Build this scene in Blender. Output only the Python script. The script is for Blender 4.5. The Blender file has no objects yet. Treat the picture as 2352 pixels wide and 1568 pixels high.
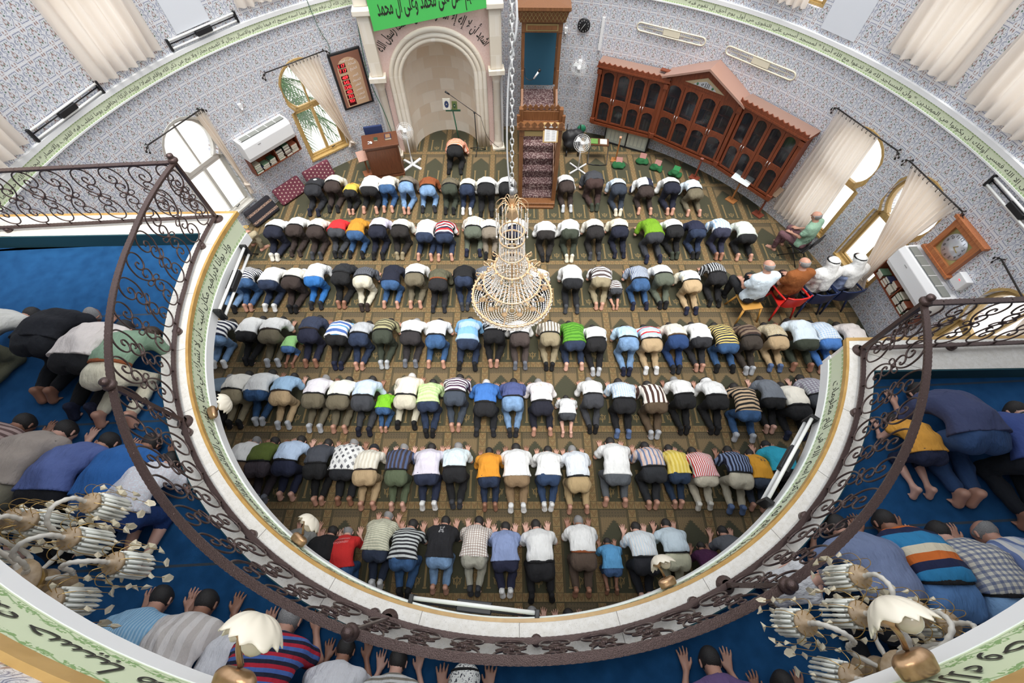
import bpy, bmesh, math, random
import numpy as np
from mathutils import Vector, Matrix, noise
sc = bpy.context.scene
COL = sc.collection
R = math.radians
# ---------------------------------------------------------------- camera, sky, exposure
HC = 8.0                                   # eye height over the prayer floor
TILT = math.atan(616/1010)
cam = bpy.data.cameras.new('camera'); camo = bpy.data.objects.new('camera', cam); COL.objects.link(camo)
camo.location = (0, 0, HC); camo.rotation_euler = (TILT, 0, 0)
cam.sensor_width = 36; cam.lens = 1010/2352*36; cam.clip_start = .05; cam.clip_end = 200
sc.camera = camo
w = bpy.data.worlds.new('sky'); sc.world = w; w.use_nodes = True
nt = w.node_tree; bg = nt.nodes['Background']
tc = nt.nodes.new('ShaderNodeTexCoord'); sep = nt.nodes.new('ShaderNodeSeparateXYZ'); cr = nt.nodes.new('ShaderNodeValToRGB')
nt.links.new(tc.outputs['Generated'], sep.inputs[0]); nt.links.new(sep.outputs['Z'], cr.inputs[0]); nt.links.new(cr.outputs[0], bg.inputs[0])
cr.color_ramp.elements[0].position = 0; cr.color_ramp.elements[0].color = (.9, .86, .8, 1)
cr.color_ramp.elements[1].position = .5; cr.color_ramp.elements[1].color = (.88, .93, 1, 1)
bg.inputs[1].default_value = 1.1
sun = bpy.data.lights.new('sun', 'SUN'); suno = bpy.data.objects.new('sun', sun); COL.objects.link(suno)
sun.energy = 2.7; sun.angle = R(35); sun.color = (1, .97, .92); suno.rotation_euler = (R(13), R(4), 0)
# daylight coming in through the windows: angle, height, size
for a_, z_, h_ in ((-64, 1.6, 2.5), (-41.5, 1.6, 2.5), (66.7, 1.6, 2.5), (78.8, 1.6, 2.5), (99, 1.6, 2.5), (-86.6, 4.9, 2.2), (-65, 4.9, 2.2), (-42.2, 4.9, 2.2), (44.6, 4.9, 2.2), (66.6, 4.9, 2.2), (78.8, 4.9, 2.2), (99, 4.9, 2.2)):
    l_ = bpy.data.lights.new('daylight_area', 'AREA'); l_.shape = 'RECTANGLE'; l_.size = 1.6; l_.size_y = h_+.3; l_.energy = 12 if a_ == -41.5 else (230 if z_ > 3 or a_ > 0 else 110); l_.color = (1, .97, .93)
    o_ = bpy.data.objects.new('daylight_area', l_); COL.objects.link(o_); t_ = math.radians(a_); d_ = 7.57+(.75 if a_ != -41.5 else 3.2)
    o_.location = (.08+d_*math.sin(t_), 4.97+d_*math.cos(t_), z_); o_.rotation_euler = (math.radians(90), 0, math.radians(-a_))
vs = sc.view_settings
vs.view_transform = 'Standard'; vs.look = 'None'; vs.gamma = 1; vs.use_curve_mapping = False; vs.exposure = .74
# ---------------------------------------------------------------- room measures
CX, CY, RW = .08, 4.97, 7.57               # round outer wall
GX, GY = .06, 3.88                         # round gallery opening
def on(x, y, z):
    """a point seen at pixel x,y of a photo taken from the eye, at height z"""
    v = (y-784)/1010; p = math.pi/2-TILT
    den = math.sin(p)+v*math.cos(p); h = HC-z
    return Vector((h*(x-1176)/1010/den, h*(math.cos(p)-v*math.sin(p))/den, z))
def pol(ang, r, z, cx=CX, cy=CY):
    a = R(ang); return Vector((cx+r*math.sin(a), cy+r*math.cos(a), z))
def wframe(ang, z=0, r=RW, cx=CX, cy=CY):
    a = R(ang); s, c = math.sin(a), math.cos(a)
    m = Matrix(((c, s, 0, cx+r*s), (-s, c, 0, cy+r*c), (0, 0, 1, z), (0, 0, 0, 1)))
    return m
# ---------------------------------------------------------------- node maths
class E:
    def __init__(s, nt, v): s.nt = nt; s.v = v
    def _m(s, op, *o):
        n = s.nt.nodes.new('ShaderNodeMath'); n.operation = op
        for i, q in enumerate((s,)+o):
            q = q.v if isinstance(q, E) else q
            if isinstance(q, (int, float)): n.inputs[i].default_value = q
            else: s.nt.links.new(q, n.inputs[i])
        return E(s.nt, n.outputs[0])
    def __add__(s, o): return s._m('ADD', o)
    def __sub__(s, o): return s._m('SUBTRACT', o)
    def __mul__(s, o): return s._m('MULTIPLY', o)
    def __truediv__(s, o): return s._m('DIVIDE', o)
    def __rsub__(s, o): return (s*-1)+o
    __radd__ = __add__; __rmul__ = __mul__
    def abs(s): return s._m('ABSOLUTE')
    def fr(s): return s._m('FRACT')
    def fl(s): return s._m('FLOOR')
    def sin(s): return s._m('SINE')
    def cos(s): return s._m('COSINE')
    def mx(s, o): return s._m('MAXIMUM', o)
    def mn(s, o): return s._m('MINIMUM', o)
    def lt(s, o): return s._m('LESS_THAN', o)
    def gt(s, o): return s._m('GREATER_THAN', o)
    def sq(s): return s*s
    def rt(s): return s._m('SQRT')
    def soft(s, t, e):                       # 1 where value < t
        n = s.nt.nodes.new('ShaderNodeMapRange'); s.nt.links.new(s.v, n.inputs[0])
        n.inputs[1].default_value = t-e; n.inputs[2].default_value = t+e; n.inputs[3].default_value = 1; n.inputs[4].default_value = 0
        return E(s.nt, n.outputs[0])
def atan2(a, b): return a._m('ARCTAN2', b)
def curve1(e, pts):
    n = e.nt.nodes.new('ShaderNodeFloatCurve'); c = n.mapping.curves[0]; n.mapping.use_clip = False
    while len(c.points) < len(pts): c.points.new(.5, .5)
    for p, (x, y) in zip(c.points, pts): p.location = (x, y); p.handle_type = 'VECTOR'
    n.mapping.update(); e.nt.links.new(e.v, n.inputs[1]); return E(e.nt, n.outputs[0])
def mixc(nt, f, a, b):
    n = nt.nodes.new('ShaderNodeMix'); n.data_type = 'RGBA'
    for k, q in ((0, f), (6, a), (7, b)):
        q = q.v if isinstance(q, E) else q
        if isinstance(q, (int, float)): n.inputs[k].default_value = q
        elif isinstance(q, (tuple, list)): n.inputs[k].default_value = (*q[:3], 1)
        else: nt.links.new(q, n.inputs[k])
    return n.outputs[2]
def srgb(h):
    h = h.lstrip('#'); return tuple(((int(h[i:i+2], 16)/255+.055)/1.055)**2.4 if int(h[i:i+2], 16) > 10 else int(h[i:i+2], 16)/255/12.92 for i in (0, 2, 4))
def newmat(name, col=(.8, .8, .8), rough=.6, metal=0., **k):
    if isinstance(col, str): col = srgb(col)
    m = bpy.data.materials.new(name); m.use_nodes = True; nt = m.node_tree; b = nt.nodes['Principled BSDF']
    b.inputs['Base Color'].default_value = (*col, 1); b.inputs['Roughness'].default_value = rough; b.inputs['Metallic'].default_value = metal
    for a, v in k.items(): b.inputs[a.replace('_', ' ')].default_value = v
    return m
def obco(nt, what='Object'):
    t = nt.nodes.new('ShaderNodeTexCoord'); s = nt.nodes.new('ShaderNodeSeparateXYZ'); nt.links.new(t.outputs[what], s.inputs[0])
    return E(nt, s.outputs[0]), E(nt, s.outputs[1]), E(nt, s.outputs[2]), t.outputs[what]
def nz(nt, co, scale, detail=3, sc3=None):
    if sc3:
        mp = nt.nodes.new('ShaderNodeMapping'); mp.inputs['Scale'].default_value = sc3; nt.links.new(co, mp.inputs[0]); co = mp.outputs[0]
    n = nt.nodes.new('ShaderNodeTexNoise'); n.inputs['Scale'].default_value = scale; n.inputs['Detail'].default_value = detail
    nt.links.new(co, n.inputs['Vector']); return E(nt, n.outputs[0])
def bump(nt, h, strength=.3, dist=.01):
    n = nt.nodes.new('ShaderNodeBump'); n.inputs['Strength'].default_value = strength; n.inputs['Distance'].default_value = dist
    nt.links.new(h.v if isinstance(h, E) else h, n.inputs['Height']); nt.links.new(n.outputs[0], nt.nodes['Principled BSDF'].inputs['Normal'])
def setc(m, c): m.node_tree.links.new(c.v if isinstance(c, E) else c, m.node_tree.nodes['Principled BSDF'].inputs['Base Color'])
def speck(name, c1, c2, scale=40, rough=.6, bs=0, metal=0, sc3=None):
    m = newmat(name, c1, rough, metal); nt = m.node_tree
    if isinstance(c1, str): c1 = srgb(c1)
    if isinstance(c2, str): c2 = srgb(c2)
    x, y, z, co = obco(nt); n = nz(nt, co, scale, 4, sc3)
    setc(m, mixc(nt, n.soft(.5, .22), c1, c2))
    if bs: bump(nt, n, bs)
    return m
def wood(name, c1, c2, axis=2, rough=.4):
    s3 = [9, 9, 9]; s3[axis] = .8
    return speck(name, c1, c2, 6, rough, .1, 0, s3)
# ---------------------------------------------------------------- object helpers
def tag(o, label=None, cat=None, group=None, kind=None):
    if label: o['label'] = label
    if cat: o['category'] = cat
    if group: o['group'] = group
    if kind: o['kind'] = kind
    return o
def empty(name, mat=None, **k):
    o = bpy.data.objects.new(name, None); COL.objects.link(o); o.empty_display_size = .1
    if mat is not None: o.matrix_world = mat if isinstance(mat, Matrix) else Matrix.Translation(mat)
    return tag(o, **k)
def link(name, me, mat, parent=None, **k):
    o = bpy.data.objects.new(name, me); COL.objects.link(o)
    if mat is not None and not me.materials: me.materials.append(mat)
    if parent is not None: o.parent = parent
    return tag(o, **k)
def copytree(o, parent=None):
    c = o.copy(); COL.objects.link(c)
    if parent is not None: c.parent = parent
    for ch in KIDS(o): copytree(ch, c)
    return c
def KIDS(o): return list(o.children)
def frame_of(d, up=(0, 0, 1)):
    z = Vector(d).normalized(); u = Vector(up)
    if abs(z.dot(u)) > .98: u = Vector((1, 0, 0))
    x = u.cross(z).normalized(); y = z.cross(x); return x, y, z
def catmull(P, n=6, closed=False):
    P = [Vector(p) for p in P]; out = []; N = len(P)
    for i in range(N if closed else N-1):
        if closed: a, b, c, d = P[i-1], P[i], P[(i+1) % N], P[(i+2) % N]
        else: a, b, c, d = P[max(i-1, 0)], P[i], P[i+1], P[min(i+2, N-1)]
        for k in range(n):
            t = k/n; out.append(.5*((2*b)+(c-a)*t+(2*a-5*b+4*c-d)*t*t+(3*b-a-3*c+d)*t**3))
    if not closed: out.append(P[-1])
    return out
class MB:
    def __init__(s): s.v = []; s.f = []; s.sm = []
    def add(s, V, F, m=None, smooth=False):
        o = len(s.v); s.v += [tuple(m @ Vector(p)) if m is not None else tuple(p) for p in V]
        s.f += [[i+o for i in f] for f in F]; s.sm += [smooth]*len(F); return s
    def box(s, x0, x1, y0, y1, z0, z1, m=None):
        V = [(x, y, z) for x in (x0, x1) for y in (y0, y1) for z in (z0, z1)]
        return s.add(V, [(0, 1, 3, 2), (4, 6, 7, 5), (0, 4, 5, 1), (2, 3, 7, 6), (0, 2, 6, 4), (1, 5, 7, 3)], m)
    def tube(s, P, r, n=6, m=None, closed=False, flat=1., up=(0, 0, 1), cap=True):
        P = [Vector(p) for p in P]; N = len(P); V = []
        rr = r if isinstance(r, (list, tuple)) else [r]*N
        for i, p in enumerate(P):
            d = (P[(i+1) % N]-P[i-1]) if closed else (P[min(i+1, N-1)]-P[max(i-1, 0)])
            if d.length < 1e-9: d = Vector((0, 0, 1))
            x, y, z = frame_of(d, up)
            for k in range(n):
                a = 2*math.pi*(k+.5)/n; V.append(p+x*math.cos(a)*rr[i]+y*math.sin(a)*rr[i]*flat)
        F = []
        for i in range(N if closed else N-1):
            j = (i+1) % N
            for k in range(n): F.append((i*n+k, i*n+(k+1) % n, j*n+(k+1) % n, j*n+k))
        if not closed and cap: F += [tuple(range(n))[::-1], tuple((N-1)*n+k for k in range(n))]
        return s.add(V, F, m, n > 4)
    def lathe(s, prof, n=16, m=None, smooth=True, a0=0, a1=360):
        V = []; full = a1-a0 >= 360; M = n if full else n+1
        for r, z in prof:
            for k in range(M):
                a = R(a0+(a1-a0)*k/n); V.append((r*math.cos(a), r*math.sin(a), z))
        F = [(i*M+k, i*M+(k+1) % M, (i+1)*M+(k+1) % M, (i+1)*M+k) for i in range(len(prof)-1) for k in range(n)]
        return s.add(V, F, m, smooth)
    def prism(s, pts, y0, y1, m=None, ax='y'):
        n = len(pts); f = (lambda a, b, c: (a, c, b)) if ax == 'y' else (lambda a, b, c: (a, b, c))
        V = [f(a, b, y0) for a, b in pts]+[f(a, b, y1) for a, b in pts]
        return s.add(V, [tuple(range(n)), tuple(range(2*n-1, n-1, -1))]+[(i, i+n, (i+1) % n+n, (i+1) % n) for i in range(n)], m)
    def ribbon(s, A, B, m=None, smooth=False):
        n = len(A); return s.add(list(A)+list(B), [(i, i+1, i+1+n, i+n) for i in range(n-1)], m, smooth)
    def ball(s, c, r, n=8, m=None, sc3=(1, 1, 1)):
        V = []; F = []; K = n//2+1
        for i in range(K):
            t = math.pi*i/(K-1)
            for k in range(n):
                a = 2*math.pi*k/n; V.append((c[0]+r*sc3[0]*math.sin(t)*math.cos(a), c[1]+r*sc3[1]*math.sin(t)*math.sin(a), c[2]+r*sc3[2]*math.cos(t)))
        for i in range(K-1):
            for k in range(n): F.append((i*n+k, (i+1)*n+k, (i+1)*n+(k+1) % n, i*n+(k+1) % n))
        return s.add(V, F, m, True)
    def mesh(s, name):
        me = bpy.data.meshes.new(name); me.from_pydata(s.v, [], s.f); me.update()
        me.polygons.foreach_set('use_smooth', s.sm)
        bm = bmesh.new(); bm.from_mesh(me); bmesh.ops.remove_doubles(bm, verts=bm.verts, dist=1e-5)
        bmesh.ops.dissolve_degenerate(bm, dist=1e-6, edges=bm.edges); bmesh.ops.recalc_face_normals(bm, faces=bm.faces); bm.to_mesh(me); bm.free()
        return me
    def build(s, name, mat, parent=None, bevel=0, **k):
        o = link(name, s.mesh(name), mat, parent, **k)
        if bevel:
            b = o.modifiers.new('bevel', 'BEVEL'); b.width = bevel; b.segments = 2; b.limit_method = 'ANGLE'
        return o
# ---------------------------------------------------------------- Arabic lettering
AR = {'ا': 0xFE8D, 'أ': 0xFE83, 'إ': 0xFE87, 'آ': 0xFE81, 'ب': 0xFE8F, 'ة': 0xFE93, 'ت': 0xFE95, 'ث': 0xFE99, 'ج': 0xFE9D, 'ح': 0xFEA1, 'خ': 0xFEA5, 'د': 0xFEA9, 'ذ': 0xFEAB, 'ر': 0xFEAD,
      'ز': 0xFEAF, 'س': 0xFEB1, 'ش': 0xFEB5, 'ص': 0xFEB9, 'ض': 0xFEBD, 'ط': 0xFEC1, 'ظ': 0xFEC5, 'ع': 0xFEC9, 'غ': 0xFECD, 'ف': 0xFED1, 'ق': 0xFED5, 'ك': 0xFED9, 'ل': 0xFEDD, 'م': 0xFEE1,
      'ن': 0xFEE5, 'ه': 0xFEE9, 'و': 0xFEED, 'ى': 0xFEEF, 'ي': 0xFEF1, 'ء': 0xFE80, 'ئ': 0xFE89, 'ؤ': 0xFE85}
ONE = set('اأإآدذرزوىةؤ')
def arabic(t):
    out = []; n = len(t); i = 0; prev = False
    while i < n:
        c = t[i]
        if c not in AR: out.append(c); prev = False; i += 1; continue
        if c == 'ل' and i+1 < n and t[i+1] in 'اأإآ':
            out.append(chr(0xFEFC if prev else 0xFEFB)); prev = False; i += 2; continue
        if c == 'ء': out.append(chr(0xFE80)); prev = False; i += 1; continue
        nxt = i+1 < n and t[i+1] in AR and t[i+1] != 'ء' and c not in ONE
        b = AR[c]; out.append(chr(b+(3 if prev and nxt else 1 if prev else 2 if nxt else 0)))
        prev = c not in ONE; i += 1
    return ''.join(out[::-1])
def lettering(body, size, name, mat, parent=None, fn=None, width=None, offset=0., shear=0., res=3, **k):
    """flat letters centred on x=0 in the local XZ plane, mapped by fn(x, z) if given"""
    c = bpy.data.curves.new('t', 'FONT'); c.body = body; c.size = size; c.resolution_u = res; c.offset = offset; c.shear = shear; c.align_x = 'CENTER'
    o = bpy.data.objects.new('t', c); COL.objects.link(o); bpy.context.view_layer.update()
    me = bpy.data.meshes.new_from_object(o.evaluated_get(bpy.context.evaluated_depsgraph_get()))
    bpy.data.objects.remove(o); bpy.data.curves.remove(c); me.materials.clear()
    n = len(me.vertices); co = np.empty(n*3, 'f'); me.vertices.foreach_get('co', co); co = co.reshape(-1, 3)
    if n:
        x0, x1 = co[:, 0].min(), co[:, 0].max(); co[:, 0] -= (x0+x1)/2
        if width: co[:, 0] *= width/(x1-x0)
    if fn is None: new = np.c_[co[:, 0], np.zeros(n), co[:, 1]]
    else: new = np.array([fn(float(a), float(b)) for a, b in co[:, :2]])
    me.vertices.foreach_set('co', new.astype('f').ravel()); me.update()
    return link(name, me, mat, parent, **k)
# ================================================================ wall tile
def tile_mat():
    m = newmat('glazed_patterned_tile', (.8, .8, .8), .28); nt = m.node_tree
    x, y, z, co = obco(nt)
    U = atan2(x, y)*(208/(2*math.pi)); V = z/.331+.15
    u = (U.fr()-.5).abs(); v = V.fr()
    wv = curve1(v, [(0, .02), (.075, .02), (.08, .25), (.16, .25), (.22, .34), (.30, .42), (.40, .46), (.47, .42), (.53, .30), (.56, .40), (.62, .45), (.70, .44), (.76, .36), (.80, .27), (.92, .25), (.925, .02), (1, .02)])
    line = (u-wv).abs().soft(.016, .012)*v.gt(.085)*v.lt(.92)
    cap = ((v-.085).abs().mn((v-.925).abs())).soft(.012, .008)*u.lt(.26)
    def dot(a, b, r, e=.02, k=1.): return (((u-a).sq()+((v-b)*1.45*k).sq()).rt()).soft(r, e)
    def ring(a, b, r, t): return ((((u-a).sq()+((v-b)*1.45).sq()).rt()-r).abs()).soft(t, .012)
    lobes = (ring(.30, .66, .10, .014)*u.gt(.27)).mx(ring(.27, .42, .11, .014)*u.gt(.25))
    blue = line.mx(cap).mx(lobes)
    red = dot(0, .76, .055, .02, .6).mx(dot(0, .45, .04, .02, .35)).mx(dot(.12, .66, .04)).mx(dot(.1, .3, .045, .02, .6)).mx(dot(.43, .90, .045, .015, .5)).mx(dot(.40, .12, .035, .015, .5)).mx(dot(.44, .02, .04))
    red = red.mx(ring(.0, .64, .15, .018)*v.gt(.6)).mx(ring(0, .36, .12, .015))
    green = dot(.17, .54, .052).mx(dot(.0, .83, .035)).mx(dot(.14, .82, .03)).mx(dot(.16, .2, .032)).mx(dot(0, .25, .04, .02, .6)).mx(dot(.25, .67, .03))
    # small scroll work that fills the motif
    n = nz(nt, co, 75, 2); fill = ((n-.5).abs()).soft(.022, .014)*u.lt(wv)
    fill2 = ((nz(nt, co, 60, 1)-.5).abs()).soft(.02, .014)*u.gt(wv)
    grout = (u.soft(.012, .006)*v.lt(.085)).mx((.5-u).soft(.012, .008)).mx(v.soft(.012, .006)).mx((1-v).soft(.012, .006))
    base = mixc(nt, nz(nt, co, 3, 2), (.70, .715, .76), (.76, .765, .79))
    c = mixc(nt, fill*.6, base, (.16, .16, .19)); c = mixc(nt, fill2*.6, c, (.30, .19, .15))
    c = mixc(nt, red*.85, c, (.26, .13, .10)); c = mixc(nt, green, c, (.07, .14, .09)); c = mixc(nt, blue*.85, c, (.07, .10, .23)); c = mixc(nt, grout*.8, c, (.80, .80, .80))
    setc(m, c); return m
M = {}
M['tile'] = tile_mat()
M['white'] = newmat('white_plaster', (.83, .83, .82), .6)
M['plaster'] = speck('pale_plaster', (.78, .77, .74), (.84, .83, .81), 12, .7)
M['stone'] = speck('speckled_limestone', (.66, .62, .55), (.80, .77, .71), 60, .35)
M['gold'] = speck('varnished_pine_moulding', (.46, .26, .07), (.60, .37, .12), 10, .3)
M['ink'] = newmat('black_ink', (.02, .02, .015), .5)
M['iron'] = speck('hammered_brown_iron', (.060, .038, .034), (.125, .082, .074), 160, .32, .25, .5)
M['yellowwood'] = wood('yellow_varnished_wood', (.40, .25, .08), (.56, .38, .15))
M['darkwood'] = wood('dark_wood', (.07, .03, .015), (.13, .055, .025))
M['redwood'] = wood('reddish_mahogany', (.125, .026, .008), (.235, .055, .018), rough=.5)
M['minbarwood'] = wood('carved_brown_wood', (.13, .05, .018), (.22, .095, .035))
M['glassdark'] = newmat('cabinet_glass', (.03, .03, .035), .08, 0, Alpha=.45)
M['blackmetal'] = newmat('black_metal', (.02, .02, .022), .4, .3)
M['whiteplastic'] = newmat('white_plastic', (.80, .80, .80), .35)
M['cream'] = newmat('cream_plastic', (.74, .68, .52), .4)
M['steel'] = newmat('steel', (.6, .6, .6), .3, .9)
def band_mat(name, z0, z1, cx, nteeth):
    m = newmat(name, (.7, .78, .55), .5); nt = m.node_tree; x, y, z, co = obco(nt)
    t = (z-z0)/(z1-z0); a = atan2(x, y)*(nteeth/(2*math.pi)); e = (t-.5).abs()
    tooth = ((a.fr()-.5).abs()*2)
    f = (e+tooth*.05).gt(.36)*(tooth.lt(.62))
    f2 = nz(nt, co, 90, 2).gt(.44)
    c = mixc(nt, nz(nt, co, 2, 2), (.66, .74, .50), (.74, .79, .58))
    setc(m, mixc(nt, f*f2*.75, c, (.23, .42, .10))); return m
# ---- carpet of the prayer floor
def carpet_mat():
    m = newmat('patterned_prayer_carpet', (.2, .15, .08), .95); nt = m.node_tree
    x, y, z, co = obco(nt, 'Object')
    P = .655; Q = 1.385
    cx = ((x+3.174)/P+.5).fr(); cx = (cx-.5).abs()*P          # distance from a column border line
    yy = ((y-.225)/Q+10).fr()*Q                                # 0 at the top of a border strip
    side = P/2-cx                                              # distance from the field's middle
    tan1 = (.255, .175, .078); tan2 = (.165, .110, .047); dk = (.045, .040, .018); grn = (.036, .036, .020); brn = (.090, .066, .033)
    n = nz(nt, co, 55, 3); n2 = nz(nt, co, 8, 3)
    # tan speckled ground with honeycomb
    hx = ((x*34).fr()-.5).abs(); hy = ((y*40+((x*34).fl()*.5)).fr()-.5).abs()
    ground = mixc(nt, (hx.gt(.38)).mx(hy.gt(.38))*.75, (.205, .142, .070), brn)
    # green field with stepped arch
    stair = (yy*28).fl()/28
    wid = curve1(stair/1.4, [(0, .24), (.50, .24), (.56, .235), (.60, .20), (.77, .0), (1, -.1)])
    arch = side.lt(wid)*yy.lt(1.09)
    fieldc = mixc(nt, n, grn, (.062, .060, .032))
    edge = (side-wid).abs().lt(.008)*yy.lt(1.09)
    # two pillars and a lily in the field
    px = (side-.145).abs(); pil = (px.lt(.017)*yy.gt(.09)*yy.lt(.52)).mx(px.lt(.032)*yy.gt(.06)*yy.lt(.085)).mx(px.lt(.028)*yy.gt(.52)*yy.lt(.55))
    lr = (side.sq()+(yy-.16).sq()).rt(); lily = ((lr-.055).abs().lt(.007)*yy.gt(.12)).mx(side.lt(.008)*yy.gt(.07)*yy.lt(.24)).mx(((side-(yy-.1)*.6).abs().lt(.008))*yy.gt(.09)*yy.lt(.22))
    c = mixc(nt, arch, ground, fieldc); c = mixc(nt, edge, c, brn); c = mixc(nt, (pil.mx(lily))*arch*.75, c, (.25, .17, .07))
    # brown band with zigzag
    zz = ((x*26).fr()-.5).abs()*.045
    bandm = yy.gt(1.115+.0)*(yy+zz).gt(1.14); dots = ((x*20).fr()-.5).abs().lt(.2)*((y*20).fr()-.5).abs().lt(.2)
    c = mixc(nt, bandm, c, mixc(nt, dots*.6, (.105, .078, .042), (.05, .042, .026)))
    # V boxes
    def boxes(a, b, pa, pb, inside, c):
        fa = (a/pa+.5).fr()-.5; fb = (b/pb).fr()
        line = (fa.abs().gt(.46)).mx(fb.lt(.05))
        vee = ((fa.abs()*1.5-(fb-.18)).abs().lt(.07)*fb.lt(.8)).mx((fa.abs()*1.4-(fb-.45)).abs().lt(.06)*fb.lt(.92))
        k = mixc(nt, vee*.7, mixc(nt, n2, tan2, tan1), (.12, .055, .02)); k = mixc(nt, line*.85, k, dk)
        return mixc(nt, inside, c, k)
    c = boxes(x, yy-1.262, P/6, .123, yy.gt(1.262), c)
    ins = cx.lt(.07)*yy.lt(1.262)
    gl = ((cx-.078).abs().lt(.006)).mx((cx-.098).abs().lt(.004))*yy.lt(1.262)
    c = mixc(nt, cx.lt(.105)*yy.lt(1.262)*.7, c, brn)
    xs = (x+3.174+P/2)
    fa = cx/.14
    fb = (yy/.140).fr(); line = (fa.gt(.44)).mx(fb.lt(.06)); vee = ((fa*1.5-(fb-.18)).abs().lt(.07)*fb.lt(.8)).mx((fa*1.4-(fb-.45)).abs().lt(.06)*fb.lt(.92))
    k = mixc(nt, vee*.7, mixc(nt, n2, tan2, tan1), (.12, .055, .02)); k = mixc(nt, line*.85, k, dk)
    c = mixc(nt, ins, c, k); c = mixc(nt, gl*.8, c, dk); c = mixc(nt, (yy-1.255).abs().lt(.005), c, dk)
    c = mixc(nt, n*.35, c, mixc(nt, .5, c, (.02, .015, .01)))
    setc(m, c); bump(nt, nz(nt, co, 400, 2), .4, .004); return m
M['carpet'] = carpet_mat()
def blue_mat():
    m = newmat('blue_carpet', (.01, .09, .28), .95, 0, Sheen_Weight=.9, Sheen_Roughness=.4, Sheen_Tint=(.15, .4, 1, 1), Specular_IOR_Level=.1); nt = m.node_tree; x, y, z, co = obco(nt)
    n = nz(nt, co, 7, 5); n3 = nz(nt, co, 300, 2)
    c = mixc(nt, n.soft(.5, .2), (.018, .098, .245), (.010, .060, .160))
    # thin olive rows woven into the carpet
    ln = (((y-x*.05-2.62)/1.42).fr()-.5).abs().lt(.008)
    c = mixc(nt, ln*.8, c, (.07, .07, .05)); setc(m, c); bump(nt, n3, .5, .006); return m
M['blue'] = blue_mat()
# ---------------------------------------------------------------- floor
mb = MB(); N = 96
ringp = [pol(360*i/N, RW+.25, 0) for i in range(N)]
mb.add(ringp+[Vector((p.x, p.y, -.12)) for p in ringp], [tuple(range(N)), tuple(range(2*N-1, N-1, -1))]+[(i, i+N, (i+1) % N+N, (i+1) % N) for i in range(N)])
mb.build('floor', M['carpet'], kind='structure')
# ---------------------------------------------------------------- outer wall with openings
def shell(name, r0, r1, z0, z1, a0, a1, mat, cx=CX, cy=CY, step=1.5, **k):
    n = max(2, int(round((a1-a0)/step))); full = a1-a0 >= 359.9; V = []; F = []
    M_ = n if full else n+1
    for i in range(M_):
        a = R(a0+(a1-a0)*i/n)
        for r, z in ((r0, z0), (r0, z1), (r1, z1), (r1, z0)): V.append((r*math.sin(a), r*math.cos(a), z))
    for i in range(n):
        j = (i+1) % M_
        for q in range(4): F.append((i*4+q, i*4+(q+1) % 4, j*4+(q+1) % 4, j*4+q))
    if not full: F += [(0, 1, 2, 3), (n*4+3, n*4+2, n*4+1, n*4)]
    mb = MB(); mb.add(V, F); o = mb.build(name, mat, **k); o.location = (cx, cy, 0); return o
def win_outline(w=.53, zb=.47, zt=1.76, rc=.575, zc=2.22, n=20):
    a0 = math.asin(max(-1, min(1, (zt+.06-zc)/rc)))
    pts = [(-w, zb), (w, zb), (w, zt), (.47, zt+.02)]
    pts += [(rc*math.cos(a), zc+rc*math.sin(a)) for a in [a0+(math.pi-2*a0)*i/n for i in range(n+1)]]
    pts += [(-.47, zt+.02), (-w, zt)]; return pts
wall = shell('wall_round', RW, RW+.3, 0, 8.0, 0, 360, M['tile'], kind='structure')
LOW = [-64, -41.5, 66.7, 78.8, 99.0]
UPP = [-86.6, -65, -42.2, 46.5, 66.6, 78.8, 99]
cm = MB()
for a in LOW: cm.prism(win_outline(), -.35, .6, Matrix.Translation((-CX, -CY, 0)) @ wframe(a))
for a in UPP: cm.prism([(p, q*.8+3.75) for p, q in win_outline()], -.35, .6, Matrix.Translation((-CX, -CY, 0)) @ wframe(a))
cm.box(-.93, .93, -.2, 1.4, -.2, 2.86, Matrix.Translation((-CX, -CY, 0)) @ Matrix.Translation((-1.86, 11.47, 0)) @ Matrix.Rotation(R(7), 4, 'Z'))
cut = cm.build('cut', None); cut.location = (CX, CY, 0)
bo = wall.modifiers.new('b', 'BOOLEAN'); bo.object = cut; bo.operation = 'DIFFERENCE'; bo.solver = 'EXACT'
bpy.context.view_layer.update()
me = bpy.data.meshes.new_from_object(wall.evaluated_get(bpy.context.evaluated_depsgraph_get())); wall.modifiers.clear(); wall.data = me
if not me.materials: me.materials.append(M['tile'])
bpy.data.objects.remove(cut)
# green lettered band and its little ledge on the round wall
b1 = shell('trim_1', RW-.035, RW+.01, 3.53, 3.70, -115, 125, band_mat('green_script_band', 3.53, 3.70, 0, 900), kind='structure')
shell('trim_2', RW-.055, RW+.01, 3.70, 3.775, -115, 125, M['white'], kind='structure')
shell('trim_3', RW-.05, RW+.01, 3.505, 3.53, -115, 125, M['white'], kind='structure')
def cyl_text(body, size, cx, cy, r, amid, z, width, parent, name='lettering', offs=.0):
    def f(x, y):
        a = R(amid)+x/r
        return (r*math.sin(a), r*math.cos(a), z+y)
    return lettering(arabic(body), size, name, M['ink'], parent, f, width, offs)
T1 = 'في بيوت أذن الله أن ترفع ويذكر فيها اسمه يسبح له فيها بالغدو والآصال رجال لا تلهيهم تجارة ولا بيع عن ذكر الله وإقام الصلاة وإيتاء الزكاة يخافون يوما تتقلب فيه القلوب والأبصار * ليجزيهم الله أحسن ما عملوا ويزيدهم من فضله والله يرزق من يشاء بغير حساب *'
T2 = 'إنما يعمر مساجد الله من آمن بالله واليوم الآخر وأقام الصلاة وآتى الزكاة ولم يخش إلا الله فعسى أولئك أن يكونوا من المهتدين * وأن المساجد لله فلا تدعوا مع الله أحدا * لمسجد أسس على التقوى من أول يوم أحق أن تقوم فيه *'
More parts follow.
